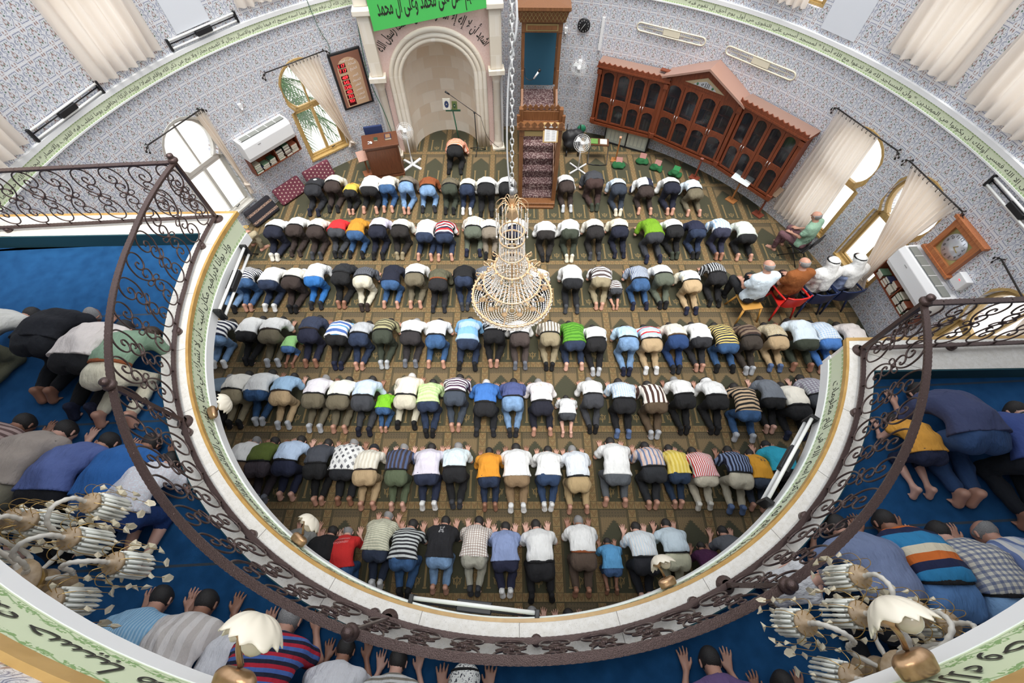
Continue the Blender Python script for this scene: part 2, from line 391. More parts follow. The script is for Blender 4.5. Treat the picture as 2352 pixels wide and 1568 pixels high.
cyl_text(T1, .088, CX, CY, RW-.037, -67, 3.585, R(80)*RW, b1)
cyl_text(T2, .088, CX, CY, RW-.037, 74, 3.585, R(88)*RW, b1)
# ---------------------------------------------------------------- gallery slab with round opening
AL, AR_ = -78.6, 109.4                     # corners of the opening (degrees about its centre)
def gp(a, r, z): return pol(a, r, z, GX, GY)
def slab(name, r_in, yl, yr, xl_in, xr_in, z0, z1, mat, **k):
    """gallery plan: behind the arc, out to the round wall"""
    n = 90; arc = [gp(AR_+(360+AL-AR_)*i/n, r_in, 0) for i in range(n+1)]
    arc[0] = Vector((xr_in, yr, 0)); arc[-1] = Vector((xl_in, yl, 0))
    def wallx(y, s): return CX+s*math.sqrt(RW**2-(y-CY)**2)
    out = []
    ar = math.degrees(math.atan2(wallx(yr-.1, 1)-CX, yr-CY)); al = math.degrees(math.atan2(wallx(yl-.2, -1)-CX, yl-CY))+360
    out = [pol(ar+(al-ar)*i/n, RW, 0) for i in range(n+1)]
    V = []; 
    for p, q in zip(arc, out): V += [(p.x, p.y, z0), (p.x, p.y, z1), (q.x, q.y, z1), (q.x, q.y, z0)]
    F = [(i*4+a, i*4+(a+1) % 4, i*4+4+(a+1) % 4, i*4+4+a) for i in range(n) for a in range(4)]+[(0, 1, 2, 3), (n*4+3, n*4+2, n*4+1, n*4)]
    return MB().add(V, F).build(name, mat, **k)
slab('ceiling', 4.0, 4.66, 2.60, -3.90, 3.80, 3.27, 3.42, M['plaster'], kind='structure')
slab('floor_gallery', 4.20, 4.34, 2.28, -4.16, 3.98, 3.421, 3.55, M['blue'], kind='structure')
# kerb: arc + two straights
def kerb(name, r0, r1, z0, z1, mat, e0=0., e1=0., step=2, **k):
    """section r0..r1 (from opening outwards) swept along right straight, arc, left straight"""
    def line(r, z):
        d = (r-3.97)*1.5
        ar = math.degrees(math.acos((2.60-d-GY)/r)); al = 360-math.degrees(math.acos((4.66-d-GY)/r))
        arc = [gp(a, r, z) for a in np.linspace(ar, al, 91)]
        return [Vector((7.3, 2.66-d, z))]+arc+[Vector((-7.45, 4.58-d, z))]
    A = [line(r0, z0), line(r0, z1), line(r1, z1), line(r1, z0)]; n = len(A[0]); V = []
    for i in range(n): V += [A[q][i] for q in range(4)]
    F = [(i*4+a, i*4+(a+1) % 4, i*4+4+(a+1) % 4, i*4+4+a) for i in range(n-1) for a in range(4)]+[(0, 1, 2, 3), (n*4-1, n*4-2, n*4-3, n*4-4)]
    return MB().add(V, F).build(name, mat, **k)
def kerbstone():
    m = speck('limestone_coping', (.74, .70, .62), (.86, .83, .77), 26, .35); nt = m.node_tree
    x, y, z, co = obco(nt); src = nt.nodes['Principled BSDF'].inputs['Base Color'].links[0].from_socket
    a = atan2(x-GX, y-GY)*(31/(2*math.pi)); f = nz(nt, co, 130, 1).gt(.66)
    c = mixc(nt, f*.35, src, (.35, .32, .28)); setc(m, mixc(nt, ((a.fr()-.5).abs()).lt(.0035)*.8, c, (.15, .13, .1))); return m
M['coping'] = kerbstone()
kerb('trim_4', 3.97, 4.22, 3.42, 3.75, M['coping'], kind='structure')
kerb('trim_5', 3.942, 3.97, 3.69, 3.752, M['gold'], kind='structure')
kerb('trim_6', 4.22, 4.23, 3.55, 3.745, newmat('teal_edge', (.01, .07, .09), .8), kind='structure')
# script band on the kerb's inner face
def arcband(name, r0, r1, z0, z1, mat, **k): return shell(name, r0, r1, z0, z1, AR_+.5, 360+AL-.5, mat, GX, GY, **k)
b2 = arcband('trim_7', 3.95, 3.985, 3.42, 3.69, band_mat('green_script_band_gallery', 3.42, 3.69, 0, 420), kind='structure')
arcband('trim_8', 3.935, 3.985, 3.27, 3.42, M['white'], kind='structure')
T3 = 'وإذ بوأنا لإبراهيم مكان البيت أن لا تشرك بي شيئا وطهر بيتي للطائفين والقائمين والركع السجود * وأذن في الناس بالحج يأتوك رجالا وعلى كل ضامر يأتين من كل فج عميق * ليشهدوا منافع لهم ويذكروا اسم الله في أيام معلومات'
def ctext(body, size, r, amid, z, width, parent):
    def f(x, y):
        a = R(amid)+x/r; return (r*math.sin(a), r*math.cos(a), z+y)
    return lettering(arabic(body), size, 'lettering', M['ink'], parent, f, width, 0)
ctext(T3, .17, 3.948, (AR_+360+AL)/2, 3.52, R(160)*3.95, b2)
# ---------------------------------------------------------------- dome ring the photo is taken from
NX, NY, NR = .09, 3.95, 4.27
shell('ceiling_ring', NR+.02, RW+.2, 6.23, 6.45, 99, 261, M['plaster'], NX, NY, kind='structure')
shell('trim_9', NR-.003, NR+.03, 6.22, 6.335, 96, 264, M['white'], NX, NY, kind='structure')
def bigband():
    m = newmat('green_leaf_border_band', (.7, .78, .55), .5); nt = m.node_tree; x, y, z, co = obco(nt)
    t = (z-6.335)/.25; a = atan2(x, y)*(200/(2*math.pi)); fa = (a.fr()-.5)*2
    e = ((t-.14).abs()).mn((t-.86).abs())
    w_ = (a*6.283).sin()*.03; vine = ((t-.14+w_).abs()).soft(.012, .01).mx(((t-.86+w_).abs()).soft(.012, .01))
    leaf = (e.lt(.075))*nz(nt, co, 75, 2).gt(.5)*((fa.abs()).lt(.75)); bar = (t-.05).abs().lt(.006)
    c = mixc(nt, nz(nt, co, 2, 2), (.66, .75, .49), (.73, .79, .56))
    setc(m, mixc(nt, leaf.mx(vine).mx(bar)*.8, c, (.15, .33, .07))); return m
b3 = shell('trim_10', NR, NR+.03, 6.335, 6.585, 96, 264, bigband(), NX, NY, kind='structure')
shell('trim_11', NR-.008, NR+.03, 6.585, 6.66, 96, 264, M['gold'], NX, NY, kind='structure')
shell('wall_ring', NR+.01, NR+.2, 6.66, 8.1, 96, 264, M['tile'], NX, NY, kind='structure')
ctext('ويخشونه ولا يخشون أحدا إلا الله وكفى بالله حسيبا ما كان محمد أبا أحد من رجالكم', .15, NR-.004, 203, 6.425, R(62)*NR, b3)
ctext('ولكن رسول الله وخاتم النبيين وكان الله بكل شيء عليما يا أيها الذين آمنوا', .15, NR-.004, 150, 6.425, R(46)*NR, b3)
# ================================================================ people
import openvdb
class Field:
    """distance field on a grid; blended capsules, turned into one closed surface"""
    def __init__(s, lo, hi, h):
        s.lo = np.array(lo, float); s.h = h; s.n = (np.ceil((np.array(hi)-s.lo)/h)).astype(int)+1
        s.F = np.full(s.n, .06, np.float32)
    def win(s, a, b, m):
        lo = np.minimum(a, b)-m; hi = np.maximum(a, b)+m
        i0 = np.clip(np.floor((lo-s.lo)/s.h).astype(int), 0, s.n-1); i1 = np.clip(np.ceil((hi-s.lo)/s.h).astype(int)+1, 1, s.n)
        sl = tuple(slice(i, max(i+1, j)) for i, j in zip(i0, i1))
        ax = [s.lo[k]+s.h*np.arange(sl[k].start, sl[k].stop) for k in range(3)]
        return sl, ax[0][:, None, None], ax[1][None, :, None], ax[2][None, None, :]
    def cone(s, a, b, ra, rb=None, sc_=(1, 1, 1), k=.02, cutp=None):
        rb = ra if rb is None else rb; a = np.array(a, float); b = np.array(b, float); S = np.array(sc_, float)
        sl, X, Y, Z = s.win(a, b, max(ra, rb)*S.max()+.05)
        A, B = a/S, b/S; d = B-A; L = max(d@d, 1e-9)
        x, y, z = X/S[0]-A[0], Y/S[1]-A[1], Z/S[2]-A[2]
        t = np.clip((x*d[0]+y*d[1]+z*d[2])/L, 0, 1)
        D = (np.sqrt((x-t*d[0])**2+(y-t*d[1])**2+(z-t*d[2])**2)-(ra+(rb-ra)*t))*S.min()
        if cutp is not None:
            p, nn = cutp; nn = np.array(nn, float)/np.linalg.norm(nn); D = np.maximum(D, (X-p[0])*nn[0]+(Y-p[1])*nn[1]+(Z-p[2])*nn[2])
        f = s.F[sl]
        if k > 0:
            hh = np.clip(.5+.5*(f-D)/k, 0, 1); s.F[sl] = f*(1-hh)+D*hh-k*hh*(1-hh)
        else: s.F[sl] = np.minimum(f, D)
        return s
    def chain(s, pts, k=.02, sc_=(1, 1, 1), **kw):
        for (a, ra), (b, rb) in zip(pts[:-1], pts[1:]): s.cone(a, b, ra, rb, sc_, k, **kw)
        return s
    def plane(s, p, n, keep_below=True):
        n = np.array(n, float); n /= np.linalg.norm(n); X, Y, Z = [s.lo[k]+s.h*np.arange(s.n[k]) for k in range(3)]
        d = (X[:, None, None]-p[0])*n[0]+(Y[None, :, None]-p[1])*n[1]+(Z[None, None, :]-p[2])*n[2]
        s.F = np.maximum(s.F, (d if keep_below else -d).astype(np.float32)); return s
    def wrinkle(s, amp, seed, q=(1, 1, 1)):
        X, Y, Z = [s.lo[k]+s.h*np.arange(s.n[k]) for k in range(3)]
        X, Y, Z = X[:, None, None], Y[None, :, None], Z[None, None, :]
        rs = random.Random(seed); w = 0
        for i in range(4):
            f = rs.uniform(18, 42); a, b, c = [rs.uniform(-1, 1)*q[j] for j in range(3)]; l = math.sqrt(a*a+b*b+c*c)+.01
            w = w+np.sin((a*X+b*Y+c*Z)/l*f+2*np.sin(X*rs.uniform(4, 9)+Y*rs.uniform(4, 9)+rs.uniform(0, 6))+2*np.cos(Z*8+Y*rs.uniform(2, 6))+rs.uniform(0, 6))
        s.F = (s.F+amp*.5*w).astype(np.float32); return s
    def mesh(s, name, adapt=.15):
        g = openvdb.FloatGrid(.06); g.copyFromArray(np.ascontiguousarray(s.F)); g.transform = openvdb.createLinearTransform(s.h)
        pts, tri, quad = g.convertToPolygons(0., adapt)
        me = bpy.data.meshes.new(name); P = pts+s.lo
        me.from_pydata(P.tolist(), [], tri[:, ::-1].tolist()+quad[:, ::-1].tolist()); me.update()
        me.polygons.foreach_set('use_smooth', [True]*len(me.polygons)); return me
V3 = lambda *a: np.array(a, float)
def mir(p, s): return V3(p[0]*s, p[1], p[2])
POSES = {}
def sujud(kind):
    J = dict(kind=kind)
    dy, foot, kn, hz, turn, elb = {'a': (0, .10, .14, 0, 0, .31), 'b': (.02, .07, .15, .02, .02, .30), 'c': (-.07, .15, .17, -.02, -.02, .33), 'd': (-.02, .12, .12, .04, 0, .28)}[kind]
    J['pel'] = V3(0, .0+dy, .46+hz); J['lum'] = V3(0, .165+dy*.7, .485+hz); J['che'] = V3(0, .325, .405+hz*.5); J['upp'] = V3(0, .41, .31); J['nek'] = V3(0, .475, .225); J['head'] = V3(turn, .575, .125)
    J['crown'] = V3(turn, .95, -.28); J['face'] = V3(0, -.28, -.95)
    for s in (1, -1):
        J['hip', s] = V3(.105*s, -.015+dy, .44+hz); J['kne', s] = V3(kn*s, .05, .075); J['ank', s] = V3(foot*s, -.355, .105)
        J['hee', s] = V3(foot*s*1.02, -.405, .165); J['bal', s] = V3(foot*s*(.8 if kind == 'b' else 1.1), -.47, .04); J['toe', s] = V3(foot*s*1.1, -.425, .018)
        J['sho', s] = V3(.185*s, .395, .31); J['elb', s] = V3((elb-.045)*s, .33, .115); J['wri', s] = V3(.185*s, .515, .04)
        J['hdir', s] = V3(.03*s, 1, -.06); J['hnor', s] = V3(0, 0, -1)
    J['hem'] = (V3(0, .12+dy, .40+hz), V3(0, -1, -.12)); J['hemlow'] = (V3(0, .00+dy, .50+hz), V3(0, -1, -.05)); J['box'] = ((-.46, -.56, -.02), (.46, .86, .68))
    return J
def seated():
    J = dict(kind='seat'); J['pel'] = V3(0, 0, .57); J['lum'] = V3(0, -.03, .74); J['che'] = V3(0, -.01, .93); J['upp'] = V3(0, .02, 1.03); J['nek'] = V3(0, .05, 1.12); J['head'] = V3(0, .10, 1.235)
    J['crown'] = V3(0, .2, 1); J['face'] = V3(0, 1, -.25)
    for s in (1, -1):
        J['hip', s] = V3(.10*s, .02, .54); J['kne', s] = V3(.16*s, .44, .52); J['ank', s] = V3(.15*s, .42, .10); J['hee', s] = V3(.15*s, .37, .04); J['bal', s] = V3(.16*s, .52, .03); J['toe', s] = V3(.165*s, .58, .022)
        J['sho', s] = V3(.18*s, .01, 1.03); J['elb', s] = V3(.25*s, .06, .78); J['wri', s] = V3(.13*s, .27, .66); J['hdir', s] = V3(-.2*s, 1, -.2); J['hnor', s] = V3(0, 0, -1)
    J['hem'] = (V3(0, 0, .60), V3(0, 0, -1)); J['hemlow'] = (V3(0, 0, .50), V3(0, 0, -1)); J['box'] = ((-.42, -.26, -.02), (.42, .72, 1.42)); return J
def crouch():
    J = dict(kind='crouch'); J['pel'] = V3(0, 0, .22); J['lum'] = V3(0, .06, .38); J['che'] = V3(0, .16, .52); J['upp'] = V3(0, .23, .60); J['nek'] = V3(0, .29, .66); J['head'] = V3(0, .37, .74)
    J['crown'] = V3(0, .75, .65); J['face'] = V3(0, .65, -.75)
    for s in (1, -1):
        J['hip', s] = V3(.10*s, .0, .22); J['kne', s] = V3(.20*s, .36, .38); J['ank', s] = V3(.13*s, .10, .09); J['hee', s] = V3(.13*s, .04, .04); J['bal', s] = V3(.15*s, .20, .025); J['toe', s] = V3(.155*s, .26, .02)
        J['sho', s] = V3(.16*s, .22, .59); J['elb', s] = V3(.24*s, .36, .44); J['wri', s] = V3(.14*s, .50, .34); J['hdir', s] = V3(-.2*s, .8, -.6); J['hnor', s] = V3(0, -.6, -.8)
    J['hem'] = (V3(0, 0, .26), V3(0, 0, -1)); J['hemlow'] = (V3(0, 0, .16), V3(0, 0, -1)); J['box'] = ((-.42, -.3, -.02), (.42, .78, 1.0)); return J
for k_ in 'abcd': POSES[k_] = sujud(k_)
POSES['seat'] = seated(); POSES['crouch'] = crouch()
def unit(v): return v/np.linalg.norm(v)
def torso(F, J, g=0., k=.05, cutp=None):
    up = J['kind'] in ('seat', 'crouch'); S = (1.54, 1, 1) if not up else (1.5, .95, 1)
    kw = dict(cutp=cutp)
    F.cone(J['pel'], J['lum'], .118+g, .104+g, S, k, **kw); F.cone(J['lum'], J['che'], .106+g, .116+g, S, k, **kw); F.cone(J['che'], J['upp'], .116+g, .100+g, S, k, **kw)
    for s in (1, -1): F.cone(J['upp'], J['sho', s], .085+g, .066+g, k=.05, **kw)
    return F
def arm(F, J, s, g, upto):
    a, b, c = J['sho', s], J['elb', s], J['wri', s]
    if upto <= 1: F.cone(a, a+(b-a)*upto, .060+g, .050+g*1.6, k=.04)
    else:
        F.cone(a, b, .058+g, .047+g, k=.04); F.cone(b, b+(c-b)*(upto-1), .046+g, .032+g, k=.03)
def build_body(J, h=.0085):
    F = Field(*J['box'], h)
    torso(F, J, -.03)
    F.cone(J['upp'], J['nek'], .075, .056, k=.04); F.cone(J['nek'], J['head'], .056, .055, k=.03)
    c, f = unit(J['crown']), unit(J['face']); hd = J['head']; sd = np.cross(c, f)
    # skull, jaw, nose, brow, eyes, ears
    F.cone(hd-f*.018+c*.022, hd+f*.012+c*.018, .082, .080, (.93, 1, 1), k=.02)
    F.cone(hd+f*.03+c*.01, hd+f*.042-c*.075, .062, .036, k=.03)
    F.cone(hd+f*.088+c*.0, hd+f*.108-c*.028, .010, .015, k=.012)
    F.cone(hd+f*.07-c*.05+sd*.012, hd+f*.07-c*.05-sd*.012, .021, .021, k=.01)
    for s in (1, -1):
        F.cone(hd+f*.078+c*.012+sd*.015*s, hd+f*.07+c*.012+sd*.048*s, .012, .011, k=.012)
        F.cone(hd+f*.070-c*.005+sd*.033*s, hd+f*.074-c*.005+sd*.033*s, .011, .011, k=.004)
        e = hd-f*.005-c*.008+sd*.080*s
        F.cone(e+c*.022, e-c*.02+f*.004, .013, .009, k=.008)
        arm(F, J, s, -.010, 2.)
        # hand: palm, four unequal fingers, thumb from the side
        w = J['wri', s]; d = unit(J['hdir', s]); nn = unit(J['hnor', s]); q = unit(np.cross(d, nn))*(1 if True else 1)
        if q[0]*s > 0: q = -q                       # q points to the thumb side (towards the head)
        F.cone(w, w+d*.03, .026, .024, k=.015)
        for t in (-1.5, -.5, .5, 1.5):
            F.cone(w+d*.03+q*t*.012, w+d*.085+q*t*.0195+nn*.004, .014, .0115, k=.012)
        for t, L in ((-1.5, .052), (-.5, .070), (.5, .076), (1.5, .066)):
            b = w+d*.085+q*t*.0195+nn*.004; m = b+d*L*.5+q*t*.006-nn*.006; e = b+d*L+q*t*.011+nn*.006
            F.cone(b, m, .0105, .0095, k=.006); F.cone(m, e, .0095, .0080, k=.004)
        b = w+d*.02+q*.028; m = w+d*.055+q*.056; e = w+d*.085+q*.064+nn*.004
        F.cone(b, m, .0155, .0115, k=.010); F.cone(m, e, .0110, .009, k=.004)
        F.cone(J['hip', s], J['kne', s], .075, .050, k=.03); F.cone(J['kne', s], J['ank', s], .052, .034, k=.03)
        F.cone(J['kne', s]*.65+J['ank', s]*.35+V3(0, 0, .004), J['kne', s]*.4+J['ank', s]*.6, .052, .040, k=.03)
        foot(F, J, s, 0)
    return F.mesh('person_body')
def foot(F, J, s, g):
    an, he, ba, to = J['ank', s], J['hee', s], J['bal', s], J['toe', s]
    F.cone(an, he, .034+g, .032+g, k=.03); F.cone(he, ba, .033+g, .037+g, (1.12, 1, 1), k=.03); F.cone(an, ba, .030+g, .030+g, k=.03)
    sd = V3(1, 0, 0)
    if g == 0:
        for i, t in enumerate((-2, -1, 0, 1, 2)):
            r = .0135 if t*s < -1.5 else .0095
            F.cone(ba+sd*t*.0165, to+sd*t*.0175, r, r*.95, k=.008)
    else: F.cone(ba, to, .032, .024, (1.25, 1, 1), k=.02)
def build_sock(J, s):
    F = Field(*J['box'], .009); foot(F, J, s, .004); a, k = J['ank', s], J['kne', s]; d = unit(k-a)
    F.cone(a, a+d*.10, .040, .046, k=.02); F.plane(a+d*.085, d); return F.mesh('sock')
def build_shirt(J, tuck, sleeve, seed=1):
    F = Field(*J['box'], .0095); g = .012
    torso(F, J, g, .06)
    for s in (1, -1):
        arm(F, J, s, .012, sleeve)
        F.cone(J['che'], J['sho', s], .09, .07, k=.05)
        if not tuck: F.cone(J['lum'], J['hip', s]+V3(0, .0, .02), .10, .112+g, k=.05)
    F.cone(J['upp'], J['nek']*.8+J['upp']*.2, .080, .066, k=.03)
    F.wrinkle(.0062 if tuck else .0068, seed, (1, .45, .6))
    F.plane(*(J['hem'] if tuck else J['hemlow']))
    if J['kind'] not in ('seat', 'crouch'): F.plane((0, 0, .035), (0, 0, 1), False)
    F.plane(J['nek'], J['head']-J['upp'])
    return F.mesh('shirt')
def legs(F, J, g, shorts):
    for s in (1, -1):
        h, k_, a = J['hip', s], J['kne', s], J['ank', s]; up = J['kind'] in ('seat', 'crouch')
        F.cone(h, k_, .104+g, .070+g, k=.04)
        bt = h+(V3(-.012*s, -.045, .005) if not up else V3(0, -.05, 0)); F.cone(bt, bt+V3(0, .05, .01), .110+g, .110+g, k=.03)
        if shorts: F.cone(k_, k_*.75+a*.25, .066+g, .062+g, k=.03)
        else:
            F.cone(k_, k_*.5+a*.5, .066+g, .062+g, k=.03); F.cone(k_*.5+a*.5, a*.93+k_*.07, .062+g, .056+g, k=.03)
    F.cone(J['pel'], J['lum'], .112+g, .100+g, (1.54, 1, 1), k=.05)
def build_trousers(J, shorts=False, seed=5):
    F = Field(*J['box'], .0095); legs(F, J, .004, shorts); F.wrinkle(.006, seed, (.7, .8, .8))
    hp, hn = J['hem']; n = -np.array(hn)/np.linalg.norm(hn); F.plane(hp+n*.022, n); F.plane((0, 0, .008), (0, 0, 1), False)
    return F.mesh('trousers')
def build_belt(J):
    F = Field(*J['box'], .008); g = .020
    F.cone(J['pel'], J['lum'], .118+g, .104+g, (1.54, 1, 1) if J['kind'] not in ('seat', 'crouch') else (1.5, .95, 1), .05)
    hp, hn = J['hem']; n = -np.array(hn)/np.linalg.norm(hn); F.plane(hp+n*.019, n); F.plane(hp-n*.019, n, False); return F.mesh('belt')
def build_hair(J, style):
    F = Field(*J['box'], .0065); c, f = unit(J['crown']), unit(J['face']); hd = J['head']; g = .010 if style != 'cap' else .016
    F.cone(hd-f*.018+c*.022, hd+f*.012+c*.018, .082+g, .080+g, (.93, 1, 1), k=.02)
    F.plane(hd+f*.045+c*.02, f-c*.5); 
    if style == 'bald':
        F.plane(hd+c*.034, c+f*.35); F.wrinkle(.003, 9)
    if style == 'cap': F.cone(hd+f*.075+c*.055, hd+f*.145+c*.05, .035, .030, (1.8, 1, 1), k=.01); F.plane(hd-c*.005, c, False)
    else: F.plane(hd-c*.065, c, False); F.wrinkle(.004, 3)
    return F.mesh('hair')
def build_kef(J):
    F = Field(*J['box'], .009); c, f = unit(J['crown']), unit(J['face']); hd = J['head']
    F.cone(hd-f*.02+c*.022, hd+f*.0+c*.018, .100, .098, (.95, 1, 1), k=.02)
    up = J['kind'] == 'seat'
    if up:
        F.cone(hd-f*.05, J['upp']-V3(0, .06, .02), .09, .10, (1.3, 1, 1), k=.04)
        F.cone(J['upp']-V3(0, .09, .02), J['lum']-V3(0, .125, -.02), .095, .065, (1.7, .8, 1), k=.05)
        for s in (1, -1): F.cone(J['upp'], J['sho', s], .125, .112, k=.04)
    else:
        F.cone(hd-f*.04, J['nek']+V3(0, -.03, .03), .09, .085, (1.3, 1, 1), k=.04)
        F.cone(J['nek']+V3(0, -.03, .03), J['che']+V3(0, .02, .07), .085, .065, (1.9, 1, .8), k=.05); F.cone(J['che']+V3(0, 0, .10), J['lum']+V3(.03, .06, .105), .05, .028, (1, 1, .6), k=.03)
    F.wrinkle(.006, 11, (1, .3, .3)); F.plane(hd+f*.05, f)
    return F.mesh('headscarf')
def build_agal(J):
    F = Field(*J['box'], .0065); c, f = unit(J['crown']), unit(J['face']); hd = J['head']
    F.cone(hd-f*.02+c*.022, hd+f*.0+c*.018, .118, .116, (.95, 1, 1), k=.02); F.plane(hd+c*.062, c); F.plane(hd+c*.042, c, False); return F.mesh('head_cord')
_MC = {}
def pm(kind, part, *a):
    key = (kind, part)+a
    if key not in _MC:
        J = POSES[kind]
        _MC[key] = {'body': build_body, 'shirt': build_shirt, 'trousers': build_trousers, 'belt': build_belt, 'hair': build_hair, 'kef': build_kef, 'agal': build_agal, 'sock': build_sock}[part](J, *a)
        me = _MC[key]; me.materials.append(None)
    return _MC[key]
def withmat(o, m):
    s = o.material_slots[0]; s.link = 'OBJECT'; s.material = m; return o
# ---- cloth
CL = {'white': 'e6e6e4', 'offwhite': 'dcd8cc', 'cream': 'ddd6c0', 'ltgrey': 'b9bcc0', 'grey': '6d7078', 'dkgrey': '3b3d42', 'char': '25262b', 'black': '141416', 'navy': '1b2038', 'dknavy': '14182a', 'blue': '2f62a8', 'ltblue': 'a9c4de',
      'palest': 'd3e0e8', 'skyblue': '5f9ecf', 'purple': '5b2350', 'lilac': 'cdc8dc', 'mauve': '7a5f92', 'red': 'd0282c', 'green': '5d9f22', 'lime': '7ec426', 'mint': '9fd48a', 'olive': '5c6b2b', 'sage': '93a98d', 'yellow': 'd2b44a', 'gold': 'c38a2a', 'orange': 'df962e', 'amber': 'e6aa3c', 'rust': '8a4a26',
      'brown': '5b4632', 'dkbrown': '352a26', 'choc': '3c2a26', 'taupe': '7c7264', 'beige': 'b8a888', 'khaki': '93876c', 'dkkhaki': '6b6350', 'tan': 'b59c78', 'stone': 'c9c3af', 'greygreen': '5a6052', 'dkgreen': '363c30', 'teal': '2aa3bd', 'jean': '3a5f8c', 'jeanlt': '7fa1c8', 'jeandk': '26344f', 'slate': '5a6f95', 'denim': '4b6fa0', 'dustyblue': '56719f', 'periw': '8898c0', 'skin': 'a9745a', 'royal': '2b6cb0'}
_CM = {}
def rgb(n): return srgb(CL.get(n, n))
def cloth(spec):
    """spec 'white' | 'white/navy:h30' (stripes across, n per metre) | ':v30' along | ':p' plaid | ':d' diamonds; 'jean...' gets denim fade"""
    if spec in _CM: return _CM[spec]
    base, _, pat = spec.partition(':'); cs = [rgb(c) for c in base.split('/')]
    m = newmat('cloth_'+spec.replace('/', '_').replace(':', '_'), cs[0], .88); nt = m.node_tree; x, y, z, co = obco(nt)
    c = cs[0]
    up = pat.endswith('u'); pat = pat.rstrip('u'); L = z if up else (y-z*.35)
    if pat and pat[0] in 'hv':
        f = float(pat[1:]); q = (L if pat[0] == 'h' else x)*f+.25
        if len(cs) == 2: c = mixc(nt, (q.fr()-.5).abs().lt(.24), cs[0], cs[1])
        else:
            c = cs[0]; fr = q.fr(); n = len(cs)
            for i, cc in enumerate(cs[1:]): c = mixc(nt, fr.gt((i+1)/n), c, cc)
    elif pat.startswith('p'):
        f = float(pat[1:] or 28); a = (x*f).fr(); b = (L*f).fr()
        c = mixc(nt, ((a-.5).abs().lt(.22))*.55, cs[0], cs[1]); c = mixc(nt, ((b-.5).abs().lt(.22))*.55, c, cs[1])
    elif pat == 'd':
        a = x*9+L*6; b = x*9-L*6; c = mixc(nt, (a.fr().lt(.5))*(b.fr().lt(.5)), cs[0], mixc(nt, ((a.fl()+b.fl())*.5).fr().gt(.2), (.09, .09, .1), (.3, .3, .31)))
    elif pat == 's': c = mixc(nt, nz(nt, co, 70, 2).gt(.57), cs[0], cs[1])
    if 'jean' in spec: c = mixc(nt, nz(nt, co, 7, 3).soft(.46, .16)*.55, tuple(k*.62 for k in cs[0]), tuple(min(1, k*1.35) for k in cs[0])) if not pat else c
    if isinstance(c, tuple): c = mixc(nt, nz(nt, co, 11, 3), tuple(k*.9 for k in c), tuple(min(1, k*1.06) for k in c))
    setc(m, c)
    n1 = nz(nt, co, 9, 4, (1.8, .7, 1)); n2 = nz(nt, co, 600, 1); bump(nt, n1+n2*.03, .8, .045)
    _CM[spec] = m; return m
SK = {}
def skin(t):
    if t not in SK:
        c = {'l': (.64, .40, .31), 'm': (.52, .30, .215), 'd': (.32, .165, .105)}[t]
        m = newmat('skin_'+t, c, .5, Subsurface_Weight=.0); nt = m.node_tree; x, y, z, co = obco(nt); setc(m, mixc(nt, nz(nt, co, 14, 3), tuple(k*.9 for k in c), (min(1, c[0]*1.15), c[1]*1.0, c[2]*.98))); SK[t] = m
    return SK[t]
HM = {'black': speck('black_hair', (.010, .009, .008), (.035, .03, .028), 180, .6, .5), 'grey': speck('grey_hair', (.16, .16, .16), (.34, .33, .32), 180, .7, .5), 'white': speck('white_hair', (.5, .48, .46), (.7, .68, .66), 160, .7, .5), 'brown': speck('brown_hair', (.03, .018, .01), (.07, .04, .025), 180, .6, .5)}
TXT = {}
def person(pos, pose, shirt, trous, lab, group, feet='bare', hair='black', sleeve='s', tuck=1, belt=1, yaw=0., scale=1., tone='m', kef=None, cap=None, shorts=0, seed=0, extra=None):
    body = link('person', pm(pose, 'body'), None, None, label=lab, cat='person', group=group)
    withmat(body, skin(tone)); body.location = pos; body.rotation_euler = (0, 0, R(yaw)); body.scale = (scale*(1+.05*math.sin(seed*7.)), scale, scale*(1+.04*math.sin(seed*3.3)))
    sl = {'s': .62, 'l': 1.95, 'n': .12}[sleeve]; sd = seed % 2
    def part(name, me, m, **k): o = link(name, me, None, body, **k); withmat(o, m); return o
    sh = part('shirt', pm(pose, 'shirt', bool(tuck), sl, sd+1), shirt if isinstance(shirt, bpy.types.Material) else cloth(shirt))
    part('shorts' if shorts else 'trousers', pm(pose, 'trousers', bool(shorts), 5+sd), trous if isinstance(trous, bpy.types.Material) else cloth(trous))
    if tuck and belt and not shorts: part('belt', pm(pose, 'belt'), cloth('black' if belt == 1 else belt))
    if feet != 'bare':
        for s in (1, -1): part('sock', pm(pose, 'sock', s), cloth(feet))
    if kef:
        part('headscarf', pm(pose, 'kef'), cloth(kef)); part('head_cord', pm(pose, 'agal'), cloth('black'))
    elif cap: part('cap', pm(pose, 'hair', 'cap'), cloth(cap))
    elif hair == 'bald': part('hair', pm(pose, 'hair', 'bald'), HM['grey'])
    else: part('hair', pm(pose, 'hair', 'full'), HM[hair])
    return body, sh
